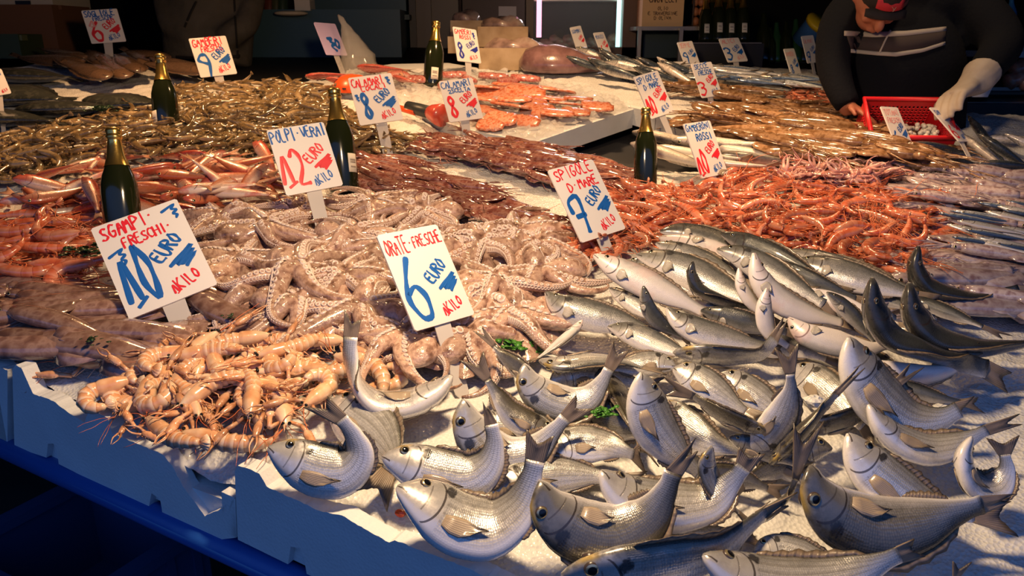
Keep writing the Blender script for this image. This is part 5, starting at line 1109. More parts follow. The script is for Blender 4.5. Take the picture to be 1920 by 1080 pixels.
# rear counter: mackerel, sardines, cuttlefish, shrimp, monkfish
for i in range(26):
    x = R.uniform(1085, 1300); y = lerp(118, 150, (x-1085)/215)+R.uniform(-14, 12)
    place(MK[i % 3], 'mackerel', x, y, .03+R.uniform(0, .05), 140+R.uniform(-20, 20), 'mackerel in the row on the rear counter near the metal stand', 'fish', 'mackerel on the rear counter', R.uniform(-40, 60), R.uniform(-25, 5), 1.0)
for i in range(34):
    x = R.uniform(1290, 1530); y = lerp(132, 156, (x-1290)/240)+R.uniform(-14, 12)
    place(SAR[i % 2], 'sardine', x, y, .025+R.uniform(0, .04), 150+R.uniform(-14, 14), 'silver sardine on the rear counter below the black bottles', 'fish', 'sardines on the rear counter', R.uniform(-30, 30), 0, 1.5)
for i in range(12):
    x = R.uniform(1310, 1450); y = lerp(165, 186, (x-1310)/140)+R.uniform(-12, 10)
    place(SQA[i % 3], 'cuttlefish', x, y, .03+R.uniform(0, .03), 150+R.uniform(-20, 20), 'brown cuttlefish on the rear counter behind the amber squid', 'cuttlefish', 'cuttlefish on the rear counter', 0, 0, .95)
pile(P_RED_FAR, 'pink_shrimp', [(1470, 178), (1500, 160), (1555, 170), (1560, 195), (1500, 195)], 50, .03, (.01, .05), 0, 180, 'pink shrimp in the little mound left of the man', 'shrimp', 'pink shrimps on the rear counter', s=(.6, .8), seed=16, mound=20)
for x, y, s, lb in ((1040, 122, 1.0, 'big purplish-brown monkfish lying on the rear counter ice'),):
    mb = MB(); loft(mb, [V((d, 0, 0)) for d in (-.17, -.14, -.08, 0, .08, .15, .24, .34)], V((0, 0, 1)), [(.02, .01, .02), (.07, .03, .09), (.09, .03, .12), (.095, .03, .13), (.08, .03, .11), (.055, .03, .07), (.04, .02, .04), (.012, .01, .012)], 16)
    M['monk'] = flesh('monkfish_skin', [(.12, .06, .06), (.24, .13, .13)], 20, .25, .3); place([('body', mb.mesh('body', M['monk']))], 'monkfish', x, y, .03, -8, lb, 'fish')
# soles and turbots, back left
SO = [small_fish('sole', .42, b, 260+i) for i, b in enumerate((.12, -.1))]
TU = [small_fish('turbot', .4, b, 270+i) for i, b in enumerate((.05, -.05))]
for i, (x, y, a, lb) in enumerate([(95, 112, 155, 'sole hanging over the left end of the row'), (135, 120, 140, 'brown sole second from the left in the row'), (165, 132, 135, 'sole with its broad head end toward the shrimps'), (185, 108, 130, 'sole under the SOGLIOLE stake'), (215, 128, 125, 'sole in the middle of the row with a shiny head'), (240, 118, 130, 'sole right of the SOGLIOLE stake'), (275, 105, 135, 'sole behind the gold foil of the shrimp bottle'), (325, 118, 145, 'sole right of the shrimp bottle neck'), (335, 126, 150, 'sole lying rightmost near the GAMBERI sign'), (120, 100, 150, 'sole at the back left under the cardboard box')]):
    place(SO[i % 2], 'sole', x, y, .03+.012*(i % 3), a+180, lb, 'fish', 'brown soles at the back left', R.uniform(-8, 8), 0, 1.0)
for i, (x, y, a, s, lb) in enumerate([(55, 142, 170, 1.0, 'black turbot at the back near the picture edge'), (40, 178, 165, 1.0, 'black turbot with a pointed shiny tail at the left'), (125, 204, 185, .95, 'dark turbot lying in front on bare ice'), (225, 190, 175, .8, 'dark turbot touching the grey shrimps'), (10, 222, 170, 1.0, 'dark turbot at the left edge beside the shrimps')]):
    place(TU[i % 2], 'turbot', x, y, .03, a, lb, 'fish', 'dark turbots at the back left', 4, 0, s)
# ------------------------------------------------------------------ rear counter front, salmon tray and what lies on it
def px_prism(P, lift, th): mb = MB(); mb.prism([on(x, y, lift) for x, y in P], -NT_*th); return mb
mb = MB(); rr = random.Random(3); line = [(866, 126), (940, 142), (1040, 163), (1130, 186), (1230, 214), (1330, 240), (1425, 266), (1470, 290)]
for i in range(len(line)-1):
    a, b = on(*line[i], .006), on(*line[i+1], .006); d = (b-a).normalized(); out = (-(NT_.cross(d))); out = out if out.dot(FW) < 0 else -out
    k = 0; q = [a+d*.002]
    while k < 8: k += 1; q.append(a.lerp(b, k/8)-d*(.002 if k == 8 else 0)+NT_*rr.uniform(-.006, .003))
    box = MB(); box.prism(q+[b-d*.002-NT_*.07, a+d*.002-NT_*.07], -out*.03)
    tag(link('foam_tray', box.mesh('foam_tray', M['foam'], False)), 'white foam tray edge along the rear counter, '+('at its far left end', 'under the monkfish', 'under the row of mackerel', 'left of the SPIGOLE 10 sign', 'right of the SPIGOLE 10 sign', 'behind the GAMBERONI sign', 'ending at the amber squid')[i], 'tray', 'foam trays edging the rear counter')
SALP = [(640, 172), (760, 200), (862, 240), (1000, 268), (1092, 236), (1188, 205), (1150, 180), (960, 138), (840, 118), (735, 120), (650, 132)]
tag(link('foam_tray', px_prism(SALP, .0, .075).mesh('foam_tray', M['foam'], False)), 'big white foam slab tray carrying the salmon pieces', 'tray')
n = N('cling_film'); o = n.obj(); n.set(Base_Color=(.85, .82, .8), Roughness=.08, Alpha=.5, Specular_IOR_Level=1.0, Coat_Weight=1.0, Coat_Roughness=.03); n.bump(n.noise(28, 4, o, .6, .8), 1.0, .012); M['film'] = n.m
mb = MB(); keep = {}; base = CAM-NT_*HPL
for i in range(120):
    for j in range(120):
        p = base+RX*(-.8+i*.015)+FT*(1.9+j*.015); q = proj(p)
        if inpoly(q[0], q[1], SALP) and edged(q[0], q[1], SALP) > 1: keep[i, j] = len(mb.v); mb.v.append(tuple(p+NT_*(.006+.022*abs(sin(i*.7+sin(j*.5)*2)*sin(j*.63+cos(i*.37)*2))))); mb.uv.append((0, 0))
for (i, j), k in keep.items():
    q = (k, keep.get((i+1, j)), keep.get((i+1, j+1)), keep.get((i, j+1)))
    if None not in q: mb.f.append(list(q)); mb.m.append(0)
blank('plastic_film', mb.mesh('plastic_film', M['film']), 'crumpled clear plastic film over the salmon tray', 'film')
SL = [slab_fish(.15, .1, .011, 'salmon', i) for i in range(4)]
for i, (x, y, a, s) in enumerate([(930, 175, -25, 1.2), (985, 172, -22, 1.2), (1030, 185, -28, 1.0), (960, 200, -30, 1.1), (1010, 208, -32, 1.0), (1060, 196, -20, .9), (905, 205, -40, 1.0), (940, 222, -35, .9), (985, 228, -30, .8), (1120, 200, -25, .9), (1085, 185, -15, .8), (900, 185, -30, 1.1), (960, 160, -20, 1.1), (1015, 165, -25, .9), (1050, 172, -25, .9), (905, 165, -15, 1.0), (1000, 190, -50, .9), (1045, 212, -20, .9), (920, 235, -20, .7), (965, 185, -5, .9), (895, 220, -45, .8), (1080, 210, -30, .8)]):
    place(SL[i % 4], 'salmon_piece', x, y, .02+.012*(i % 2), a, 'orange salmon piece lying on the film covered foam tray', 'fish', 'salmon pieces on the foam tray', R.uniform(-25, 25), 0, s)
M['tuna'] = flesh('raw_tuna', [(.28, .05, .04), (.46, .12, .1), (.6, .3, .25), (.4, .1, .08)], 60, .2, .5, 80, spread=.2)
TN = [slab_fish(.17, .09, .03, 'tuna', 20+i) for i in range(3)]
for x, y, a, s, lb in [(925, 146, -15, .8, 'dark red fish steak right of the rear bottle'), (850, 142, 10, .7, 'red fish steak at the foot of the rear bottle'), (985, 150, -20, .8, 'pink fish side at the back of the salmon tray'), (785, 150, 160, .7, 'pinkish fish side left of the rear bottle'), (880, 150, -60, .6, 'small red fish piece under the navy priced sign'), (955, 152, 30, .6, 'small red fish piece between the steak and the pink side'), (830, 160, 100, .5, 'small pink fish piece in front of the rear bottle')]:
    place(TN[int(x) % 3], 'fish_steak', x, y, .03, a, lb, 'fish', None, R.uniform(-20, 20), 0, s)
RF = fish_parts('mullet', [V((.12, 0, -.01)), V((.05, .01, .015)), V((-.03, .0, .015)), V((-.11, -.02, 0))], V((0, .5, .85)), None, 1.45, 1.0, 'redfish', n=24, seg=14, seed=5)
for x, y, a, s, lb in [(612, 144, 175, .75, 'red fish lying at the foot of the backlit lilac sign'), (716, 132, 150, 1.0, 'big red fish with a raised back behind the red colander'), (762, 152, 120, .7, 'pink fish right behind the red-titled CALAMARI sign'), (680, 152, 200, .7, 'red fish beside the red colander'), (740, 146, 40, .7, 'red fish tucked under the big red one'), (640, 152, 150, .6, 'small red fish left of the red colander')]:
    place(RF, 'red_fish', x, y, .045, a, lb, 'fish', None, -35, 0, s)
M['orange_plastic'] = plain('orange_plastic', (.85, .1, .02), .3); M['red_plastic'] = plain('red_plastic', (.7, .02, .03), .35); M['dark_rubber'] = plain('dark_rubber', (.03, .035, .04), .4)
# colander, knife, flared tube
mb = MB(); lathe(mb, [(.085, 0), (.088, .012), (.082, .03), (.066, .055), (.04, .07), (0, .074)], 28); m2 = MB()
for k in range(14): a = 2*pi*k/14; m2.box((.0885*cos(a), .0885*sin(a), .018), .004, .016, .006, Matrix.Rotation(a, 3, 'Z'))
inst('colander', [('bowl', mb.mesh('bowl', M['orange_plastic'])), ('slots', m2.mesh('slots', M['dark_rubber'], False))], T(on(662, 172, .0)), 'upturned orange-red plastic colander behind the CALAMARI sign', 'colander')
a, b = on(742, 200, .02), on(778, 211, .02); mb = MB(); d = (b-a).normalized(); loft(mb, [a-a, (b-a)*.5, b-a], NT_, [(.012, .012, .014)]*3, 8); m2 = MB(); sheet(m2, [[d*-.005+NT_*.012, d*-.005-NT_*.012], [d*-.16+NT_*.01, d*-.16-NT_*.012], [d*-.2, d*-.2-NT_*.002]], .001)
M['steel'] = plain('steel', (.5, .5, .52), .25, 1.0)
inst('knife', [('handle', mb.mesh('handle', M['orange_plastic'])), ('blade', m2.mesh('blade', M['steel'], False))], T(a), 'knife with an orange handle behind the red-titled CALAMARI sign', 'knife')
a, b = on(765, 200, .03), on(830, 217, .03); d = b-a; mb = MB(); loft(mb, [V((0, 0, 0)), d*.3, d*.62, d*.64], NT_, [.022, .024, .024, .02], 14); m2 = MB(); loft(m2, [d*.6, d*.7, d*.9, d*1.0], NT_, [.022, .032, .042, .043], 16)
inst('flared_tube', [('grip', mb.mesh('grip', M['dark_rubber'])), ('cup', m2.mesh('cup', flesh('red_cup', [(.5, .05, .03), (.6, .09, .06)], 20, .35)))], T(a), 'dark tube with a flared red end lying between the two CALAMARI signs', 'tool')
# clear bag
n = N('clear_bag'); o = n.obj(); n.set(Base_Color=(.75, .72, .66), Roughness=.15, Alpha=.22, Coat_Weight=1.0, Coat_Roughness=.05); n.bump(n.noise(30, 4, o, .6, 1.0), 1.0, .01); M['bag'] = n.m
z = depth(on(668, 140)); b0 = at(668, 140, z); mb = MB(); hts = [0, .1, .2, .3, .4]; P = [at(675, 142, z)-b0, at(672, 120, z)-b0, at(660, 85, z)-b0, at(645, 45, z)-b0, at(634, 28, z)-b0]
loft(mb, catmull(P, 12), V((0, -1, 0)), [(r, r*.8, r*1.2) for r in (.075, .08, .07, .075, .06, .055, .045, .04, .028, .022, .012, .012, .004)], 11); blank('plastic_bag', mb.mesh('plastic_bag', M['bag']), 'crumpled clear plastic bag hanging behind the backlit lilac sign', 'bag').location = b0
# parsley
M['leaf'] = plain('parsley_leaf', (.05, .2, .02), .4); M['leaf_dark'] = plain('dark_leaf', (.012, .04, .012), .35)
def sprig(x, y, r, mat, label, lift=.02, n_=46):
    mb = MB(); rr = random.Random(int(x)); 
    for i in range(n_):
        c = V((rr.gauss(0, r*.45), rr.gauss(0, r*.35), rr.uniform(-.002, r*.4))); a = rr.uniform(0, 6.3); d = V((cos(a), sin(a), rr.uniform(-.2, .7))).normalized(); s = d.cross(V((0, 0, 1))).normalized(); L = r*rr.uniform(.3, .5)
        sheet(mb, [[c-s*L*.1, c, c+s*L*.1], [c+d*L*.5-s*L*.45, c+d*L*.45+V((0, 0, L*.12)), c+d*L*.5+s*L*.45], [c+d*L-s*L*.2, c+d*L*.85, c+d*L+s*L*.2]], .0004)
    o = tag(link('parsley_sprig', mb.mesh('parsley_sprig', M[mat])), label, 'parsley'); o.location = on(x, y, lift)
sprig(978, 652, .04, 'leaf', 'bright green parsley beside the arched bream', .02, 70); sprig(162, 478, .045, 'leaf_dark', 'dark parsley tuft left of the SGAMPI sign', .05); sprig(1130, 778, .022, 'leaf', 'small green leaf between the brown fan tail and the dark bream', .06)
sprig(168, 640, .022, 'leaf_dark', 'dark green leaf on the longest brown squid', .06, 12); sprig(428, 596, .016, 'leaf_dark', 'tiny dark leaf on the squid right of the SGAMPI sign', .05, 12); sprig(190, 208, .04, 'leaf_dark', 'dark parsley on the turbot touching the shrimps', .05)
# loose lumps
def lump(x, y, r, mat, label, name, cat, lift=0):
    mb = MB(); rr = random.Random(int(x+y)); ball(mb, V((0, 0, 0)), r, r*.8, r*.6, nu=7, nv=5); mb.v = [tuple(c*rr.uniform(.8, 1.2) for c in v) for v in mb.v]; o = tag(link(name, mb.mesh(name, M[mat], False)), label, cat); o.location = on(x, y, lift)
lump(1765, 772, .022, 'ice', 'angular white ice lump by the dark tail at the right', 'ice_lump', 'ice', .02); lump(1525, 752, .016, 'ice', 'small ice lump under the upright fan tail', 'ice_lump', 'ice', .09)
lump(752, 962, .009, 'orange_plastic', 'orange crumb on the ice left of the biggest bream', 'crumb', 'crumb', -.012)
# ------------------------------------------------------------------ the far side of the hall
def bgbox(mb, x0, y0, x1, y1, z, dp, m=0):
    """box whose front face fills the pixel rectangle at camera depth z"""
    a = at(x0, y0, z); b = at(x1, y0, z); c = at(x0, y1, z); w = (b-a); h = V((0, 0, (a-c).length)); q = V((c.x, c.y, c.z))
    mb.prism([q, q+w, q+w+h, q+h], V((0, dp, 0)), m); return q, w.length, h.z
def bg(name, x0, y0, x1, y1, z, dp, mat, label, cat, group=None, extra=None):
    mb = MB(); q, w, h = bgbox(mb, x0, y0, x1, y1, z, dp); parts = [('body', mb.mesh('body', mat, False))]
    if extra: parts += extra
    return inst(name, parts, Matrix(), label, cat, group)
def part(name, mat, *boxes):
    mb = MB()
    for b in boxes: bgbox(mb, *b)
    return (name, mb.mesh(name, mat, False))
M['cardboard'] = plain('cardboard', (.16, .065, .03), .8); M['teal'] = plain('teal_paint', (.02, .06, .085), .45); M['darkteal'] = plain('dark_teal_paint', (.012, .035, .05), .5); M['brownmetal'] = plain('brown_metal', (.09, .05, .032), .45)
M['tan_card'] = plain('tan_carton', (.85, .52, .24), .7); M['print_brown'] = plain('brown_print', (.1, .04, .02), .7); M['black_plastic'] = plain('black_plastic', (.012, .012, .014), .4); M['grey_metal'] = plain('grey_metal', (.32, .28, .25), .35, .6)
M['wood'] = flesh('crate_wood', [(.3, .2, .11), (.42, .3, .18), (.5, .37, .24)], 12, .7, .3, 60, coat=0); M['egg'] = plain('egg_shell', (.55, .2, .09), .5); M['white_box'] = plain('white_box', (.5, .42, .33), .6)
bg('cardboard_box', -60, 14, 112, 100, 4.3, .4, M['cardboard'], 'brown cardboard box behind the soles at the left', 'box', None, [part('flap', M['cardboard'], (-60, 10, 116, 18, 4.29, .02))])
bg('white_carton', -60, -60, 100, 12, 4.25, .4, M['white_box'], 'pale carton standing on the brown cardboard box', 'box', None, [part('handle_hole', M['black_plastic'], (30, 2, 58, 13, 4.245, .01))])
bg('green_crate', -80, 66, 42, 110, 4.1, .3, plain('green_plastic', (.04, .06, .03), .5), 'dark green crate edge at the left picture border', 'crate', None, [part('rim', plain('pale_green', (.14, .15, .07), .5), (-80, 66, 42, 76, 4.08, .05))])
# teal cabinets
z = 4.7
bg('cabinet', 470, 32, 760, 260, z, .6, M['teal'], 'dark teal metal cabinet behind the shrimps and red fish', 'cabinet', None, [part('top', M['darkteal'], (462, 28, 768, 37, z-.03, .7)), part('door', M['darkteal'], (556, 44, 660, 240, z-.015, .02)), part('door', M['darkteal'], (664, 44, 752, 240, z-.015, .02)), part('door', M['darkteal'], (474, 44, 552, 240, z-.015, .02)), part('handle', M['grey_metal'], (565, 66, 572, 100, z-.04, .03)), part('latch', M['black_plastic'], (560, 100, 578, 106, z-.03, .02))])
bg('shutter_panel', 575, -160, 762, 26, z+.1, .05, M['teal'], 'teal shutter panel above the dark cabinet', 'panel', None, [part('rail', M['darkteal'], (575, 22, 762, 27, z+.05, .05))])
mb = MB(); bgbox(mb, 553, -20, 582, 20, z-.25, .12); tag(link('paper_bag', mb.mesh('paper_bag', plain('paper_white', (.55, .48, .4), .7), False)), 'white paper bag with a blue mark on the cabinet', 'bag')
mb = MB(); c = at(545, 25, z-.3); ball(mb, V((0, 0, 0)), .1, .05, .015); o = tag(link('paper_sheet', mb.mesh('paper_sheet', plain('cream_paper', (.5, .4, .28), .7))), 'crumpled cream paper in front of the paper bag', 'paper'); o.location = c
mb = MB(); bgbox(mb, 561, 0, 575, 8, z-.255, .004); mark = link('blue_mark', mb.mesh('blue_mark', M['ink_blue'], False)); mark.parent = bpy.data.objects['paper_bag']
for i, (x, c, lb) in enumerate(((505, (.12, .03, .02), 'dull red bottle on the cabinet'), (518, (.06, .06, .03), 'olive bottle on the cabinet'), (530, (.03, .05, .03), 'dark green bottle on the cabinet'))):
    bottle(None, (x, -40), lb, bp=at(x, 30, z-.1), foil=False, mat=plain('jar_colour', c, .3), group=None)
# columns and cable
bg('column', 772, -160, 862, 150, 4.9, .3, M['brownmetal'], 'brown column behind the rear bottle', 'column', None, [part('fin', plain('dark_brown_metal', (.04, .025, .02), .5), (772, -160, 784, 150, 4.88, .03)), part('fin', M['brownmetal'], (800, -160, 812, 150, 4.87, .03))])
bg('column', 868, -160, 992, 60, 5.2, .3, plain('mauve_wall', (.13, .09, .085), .6), 'mauve-brown wall pillar left of the lit glass case', 'column')
mb = MB(); tube(mb, [at(842, -30, 4.8), at(838, 15, 4.8), at(820, 30, 4.8), at(795, 27, 4.82)], .008, seg=6, n=14); tag(link('cable', mb.mesh('cable', M['black_plastic'])), 'black cable looping down the brown column', 'cable')
# lit glass display case
zf = 4.55
n = N('tube_pink'); n.set(Base_Color=(1, .7, .8), Emission_Color=(1, .42, .6, 1), Emission_Strength=2.2); M['tube_pink'] = n.m
n = N('tube_cyan'); n.set(Base_Color=(.7, 1, 1), Emission_Color=(.5, 1, .95, 1), Emission_Strength=2.2); M['tube_cyan'] = n.m
n = N('case_glass'); n.set(Base_Color=(.7, .75, .75), Roughness=.03, Alpha=.12, Coat_Weight=1.0, Coat_Roughness=.02); M['pane'] = n.m
M['case_wood'] = plain('case_frame', (.14, .065, .035), .45); M['case_dark'] = plain('case_inside', (.05, .045, .04), .7)
inst('display_case', [part('frame', M['case_wood'], (986, -120, 1000, 112, zf, .5), (1165, -120, 1190, 118, zf, .5), (986, 90, 1190, 118, zf, .5)), part('back_panel', M['case_dark'], (990, -120, 1185, 112, zf+.45, .03)), part('shelf', M['grey_metal'], (1000, -2, 1165, 2, zf+.05, .4)), part('glass_pane', M['pane'], (1000, -120, 1165, 92, zf+.02, .006)), part('tube_light', M['tube_pink'], (1006, -120, 1015, 70, zf+.06, .03)), part('tube_light', M['tube_cyan'], (1155, -120, 1162, 88, zf+.06, .03))], Matrix(), 'wooden glass display case with a pink and a cyan light tube', 'display case')
d = bpy.data.lights.new('case_light', 'AREA'); d.energy = 7; d.size = .3; d.color = (1, .8, .8); o = bpy.data.objects.new('case_light', d); COL.objects.link(o); o.location = at(1080, -60, zf+.2); 
rr = random.Random(5)
for k in range(16):
    mb = MB(); x = 1022+k*8.5; y = rr.uniform(72, 92); c = at(x, y, zf+.22); ball(mb, V((0, 0, 0)), .045, .04, .035, nu=8, nv=6); mb.v = [tuple(q*rr.uniform(.75, 1.25) for q in v) for v in mb.v]
    o = tag(link('mussel_bag', mb.mesh('mussel_bag', flesh('shell_tan', [(.2, .12, .07), (.4, .28, .18)], 30, .5) if k == 0 else bpy.data.materials['shell_tan'])), 'tan lump of shellfish piled inside the lit glass case', 'shellfish', 'shellfish in the glass case'); o.location = c
# crates with wrapped fish, left of the case
def wood_crate(x0, y0, x1, y1, zc, lb, fishlabel, k):
    mb = MB(); q, w, h = bgbox(mb, x0, y0, x1, y1, zc, .03); parts = [('front_board', mb.mesh('front_board', M['wood'], False)), part('side_board', M['wood'], (x0, y0, x0+6, y1, zc+.03, .3)), part('side_board', M['wood'], (x1-6, y0, x1, y1, zc+.03, .3)), part('rear_board', M['wood'], (x0, y0, x1, y1, zc+.31, .02)), part('base', M['wood'], (x0, y1-5, x1, y1, zc+.03, .28))]
    inst('wooden_crate', parts, Matrix(), lb, 'crate', 'wooden fish crates')
    m2 = MB(); c = at((x0+x1)/2, y0-2, zc+.16); ball(m2, V((0, 0, 0)), w*.48, .13, .05, nu=16, nv=9); m2.v = [(v[0], v[1], v[2]+.012*sin(v[0]*40+v[1]*30)) for v in m2.v]
    o = tag(link('wrapped_fish', m2.mesh('wrapped_fish', M['wrap'])), fishlabel, 'fish'); o.location = c
M['wrap'] = flesh('wrapped_fish_skin', [(.16, .1, .085), (.4, .26, .22), (.55, .42, .36)], 14, .25, .5, 40)
wood_crate(845, 40, 905, 68, 4.0, 'wooden crate at the back of the crate group', 'pile of fish in the rear wooden crate', 0)
wood_crate(896, 52, 990, 88, 3.85, 'top wooden crate beside the pink light tube', 'wrapped pale fish heaped in the top crate', 1)
wood_crate(898, 92, 1030, 132, 3.72, 'lower wooden crate standing on the rear counter ice', 'wrapped fish heaped in the lower crate', 2)
wood_crate(840, 70, 900, 100, 3.9, 'wooden crate behind the rear bottle', 'pale fish in the crate behind the rear bottle', 3)
mb = MB(); bgbox(mb, 935, 13, 968, 30, 3.98, .005); tag(link('paper_sign', mb.mesh('paper_sign', plain('dimmed_white_card', (.22, .22, .27), .6), False)), 'white sign half hidden behind the wrapped fish crates', 'sign')  # white card, its dim bluish lighting put into the base colour
# metal stand with the oil carton
zs = 4.25; mb = []
inst('metal_stand', [part('top', M['grey_metal'], (1192, 50, 1345, 57, zs, .35)), part('leg', M['grey_metal'], (1194, 56, 1200, 122, zs, .03)), part('leg', M['grey_metal'], (1270, 56, 1277, 126, zs, .03)), part('leg', M['grey_metal'], (1336, 56, 1341, 120, zs+.2, .03)), part('panel', M['darkteal'], (1204, 62, 1268, 120, zs+.3, .01))], Matrix(), 'grey metal stand carrying the oil carton and the eggs', 'stand')
zc = zs+.05; c0 = at(1203, 50, zc); c1 = at(1280, 50, zc); wv = c1-c0; hc = V((0, 0, (at(1203, -70, zc)-c0).length))
mb = MB(); mb.prism([c0, c1, c1+hc, c0+hc], V((0, .22, 0))); cart = [('body', mb.mesh('body', M['tan_card'], False))]; mb = MB()
for tx, y, h, w, st in (('CARAPELLI', .36, .14, .7, .02), ('OLIO', .24, .075, .26, .013), ('EXTRAVERGINE', .165, .075, .72, .013), ('D OLIVA', .095, .075, .42, .013)): write(mb, tx, .5-w/2, y*1.5+.02, h, w, st)
W_ = wv.length; mb.v = [tuple(c0+wv*p[0]+V((0, 0, 1))*p[1]*W_+V((0, -.002-p[2], 0))) for p in mb.v]; cart.append(('lettering', mb.mesh('lettering', M['print_brown'], False)))
inst('oil_carton', cart, Matrix(), 'tan carton printed with brown olive oil lettering on the metal stand', 'box')
mb = MB()
zt = zs+.1; tray = [part('tray', M['cardboard'], (1298, 47, 1330, 50, zt, .2))]
inst('egg_tray', tray+[part('rack', M['brownmetal'], (1297, -40, 1299, 50, zt, .02), (1330, -40, 1332, 50, zt, .02))], Matrix(), 'tall tray rack holding brown eggs beside the oil carton', 'tray')
for r in range(4):
    for k in range(3):
        mb = MB(); ball(mb, V((0, 0, 0)), .02, .02, .025); o = tag(link('egg', mb.mesh('egg', M['egg'])), 'brown egg in the rack beside the oil carton', 'egg', 'brown eggs in the rack'); o.location = at(1304+k*11, 40-r*18, zt+.02)
# black box with sparkling wine bottles
zb = 4.1
bg('black_box', 1296, 84, 1428, 134, zb, .4, M['black_plastic'], 'black box under the dark bottles on the rear counter', 'box', None, [part('top_edge', M['grey_metal'], (1296, 80, 1428, 84, zb-.01, .4))])
for i, (x, h) in enumerate([(1322, 0), (1346, -6), (1368, -2), (1392, -4), (1334, -14), (1358, -14), (1382, -12)]):
    bottle(None, (x+2, -8+h), ['dark bottle at the left end of the group on the black box', 'dark bottle second from the left on the black box', 'dark bottle third from the left on the black box', 'dark bottle at the right end on the black box', 'rear dark bottle left on the black box', 'rear dark bottle in the middle of the black box', 'rear dark bottle right on the black box'][i], bp=at(x, 80+(-8 if i > 3 else 0), zb+.1+(.12 if i > 3 else 0)), lab=-90, lab_h=(.05, .11), group='dark bottles on the black box')
    o = [c for c in COL.objects if c.name.startswith('wine_bottle')][-1]
M['bot_white'] = plain('white_cap', (.5, .5, .5), .4); M['bot_green'] = plain('green_glass', (.02, .07, .03), .1)
bg('counter', 1296, 120, 1560, 200, 4.5, .6, M['black_plastic'], 'black counter behind the sardines', 'counter')
for i, (x, y0, y1, m_, lb) in enumerate([(1432, 22, 118, 'glass', 'tall dark bottle with a white cap left of the bottle row'), (1456, 40, 118, 'bot_green', 'green bottle in the bottle row behind the pink sign'), (1474, 38, 118, 'glass', 'dark bottle with a pale neck in the bottle row'), (1492, 34, 118, 'bot_green', 'green bottle with a silver cap beside the yellow tub lid'), (1444, 50, 118, 'glass', 'short dark bottle in the bottle row'), (1506, 50, 118, 'glass', 'dark bottle under the yellow tub lid')]):
    bottle(None, (x, y0), lb, bp=at(x, y1, 4.4+.05*(i % 2)), foil=False, mat=M[m_], group=None)
mb = MB(); lathe(mb, [(0, 0), (.07, 0), (.075, .02), (.07, .028), (0, .03)], 20); m2 = MB(); lathe(m2, [(0, -.12), (.06, -.12), (.066, 0)], 20)
o = inst('tub', [('lid', mb.mesh('lid', plain('yellow_plastic', (.75, .5, .02), .4))), ('pot', m2.mesh('pot', plain('blue_tub', (.05, .15, .4), .4)))], T(at(1530, 48, 4.3)) @ Matrix.Rotation(.5, 4, 'Y') @ Matrix.Rotation(.6, 4, 'X'), 'blue tub with a tilted yellow lid beside the man', 'tub')
bottle(None, (1897, -8), 'clear bottle with a blue label at the top right', bp=at(1894, 62, 4.2), foil=False, mat=plain('blue_bottle', (.04, .2, .5), .15), group=None)
# right: steel counter, meat, ice tray
bg('steel_counter', 1795, 197, 2080, 300, 3.5, .5, plain('dark_steel', (.03, .028, .028), .35, .3), 'dark steel counter at the right behind the gloved hand', 'counter', None, [part('edge', M['grey_metal'], (1795, 192, 2080, 199, 3.48, .06)), part('back_rail', M['grey_metal'], (1850, 164, 2080, 170, 3.75, .04)), part('back_panel', plain('brown_steel', (.12, .09, .065), .4, .3), (1850, 170, 2080, 196, 3.8, .02))])
bg('foam_tray', 1868, 97, 2080, 108, 4.2, .4, M['foam'], 'foam tray full of bluish ice at the right edge', 'tray')
mb = MB()
for k in range(60): ball(mb, at(1872+k*3.2, 94-rr.uniform(0, 14)*sin(pi*min(1, k/20)), 4.3+rr.uniform(0, .2)), .02, nu=6, nv=4)
tag(link('ice_cubes', mb.mesh('ice_cubes', M['ice'])), 'loose ice heaped in the tray at the right edge', 'ice', None, 'stuff')
for i, (x, y, lb) in enumerate(((1910, 128, 'raw meat lump at the right edge, upper one'), (1900, 150, 'raw meat lump at the right edge, lower left one'), (1922, 152, 'raw meat lump at the right edge, lower right one'))):
    mb = MB(); ball(mb, V((0, 0, 0)), .05, .05, .042, nu=12, nv=8); mb.v = [(v[0], v[1], v[2]+.01*sin(v[0]*90)) for v in mb.v]; o = tag(link('meat', mb.mesh('meat', flesh('raw_meat%d' % i, [(.5, .14, .08), (.6, .3, .2), (.7, .5, .4)], 22, .3))), lb, 'meat'); o.location = at(x, y, 3.75)
# ------------------------------------------------------------------ people
M['skin'] = plain('skin', (.42, .16, .1), .5); M['navy'] = None
n = N('navy_fleece'); o = n.obj(); n.set(Base_Color=(.007, .008, .012), Roughness=.95, Specular_IOR_Level=.15); n.bump(n.noise(90, 3, o), .5, .004); M['navy'] = n.m
M['stripe'] = plain('grey_stripe', (.42, .37, .33), .9); M['stripe_dark'] = plain('brown_stripe', (.05, .035, .035), .9); M['glove'] = flesh('work_glove', [(.55, .45, .36), (.68, .58, .48)], 20, .7, .5, 30, coat=0)
M['cap'] = plain('dark_cap', (.015, .012, .014), .8); M['cap_patch'] = plain('red_patch', (.5, .03, .05), .7)
def pts(*L): return [at(*p) for p in L]
def remesh(o, vox, sm=6):
    m = o.modifiers.new('r', 'REMESH'); m.mode = 'VOXEL'; m.voxel_size = vox; m.use_smooth_shade = True
    s = o.modifiers.new('s', 'SMOOTH'); s.iterations = sm; s.factor = .5
ZB = 2.95
def limb(mb, P, rad, seg=14, n=20, up=None):
    C = catmull(P, n); k = len(rad)-1; R_ = []
    for i in range(n+1):
        f = i/n*k; j = min(k-1, int(f)); r = lerp(V(rad[j]), V(rad[j+1]), f-j) if isinstance(rad[0], tuple) else lerp(rad[j], rad[j+1], f-j); R_.append(tuple(r) if isinstance(r, Vector) else r)
    loft(mb, C, up, R_, seg)
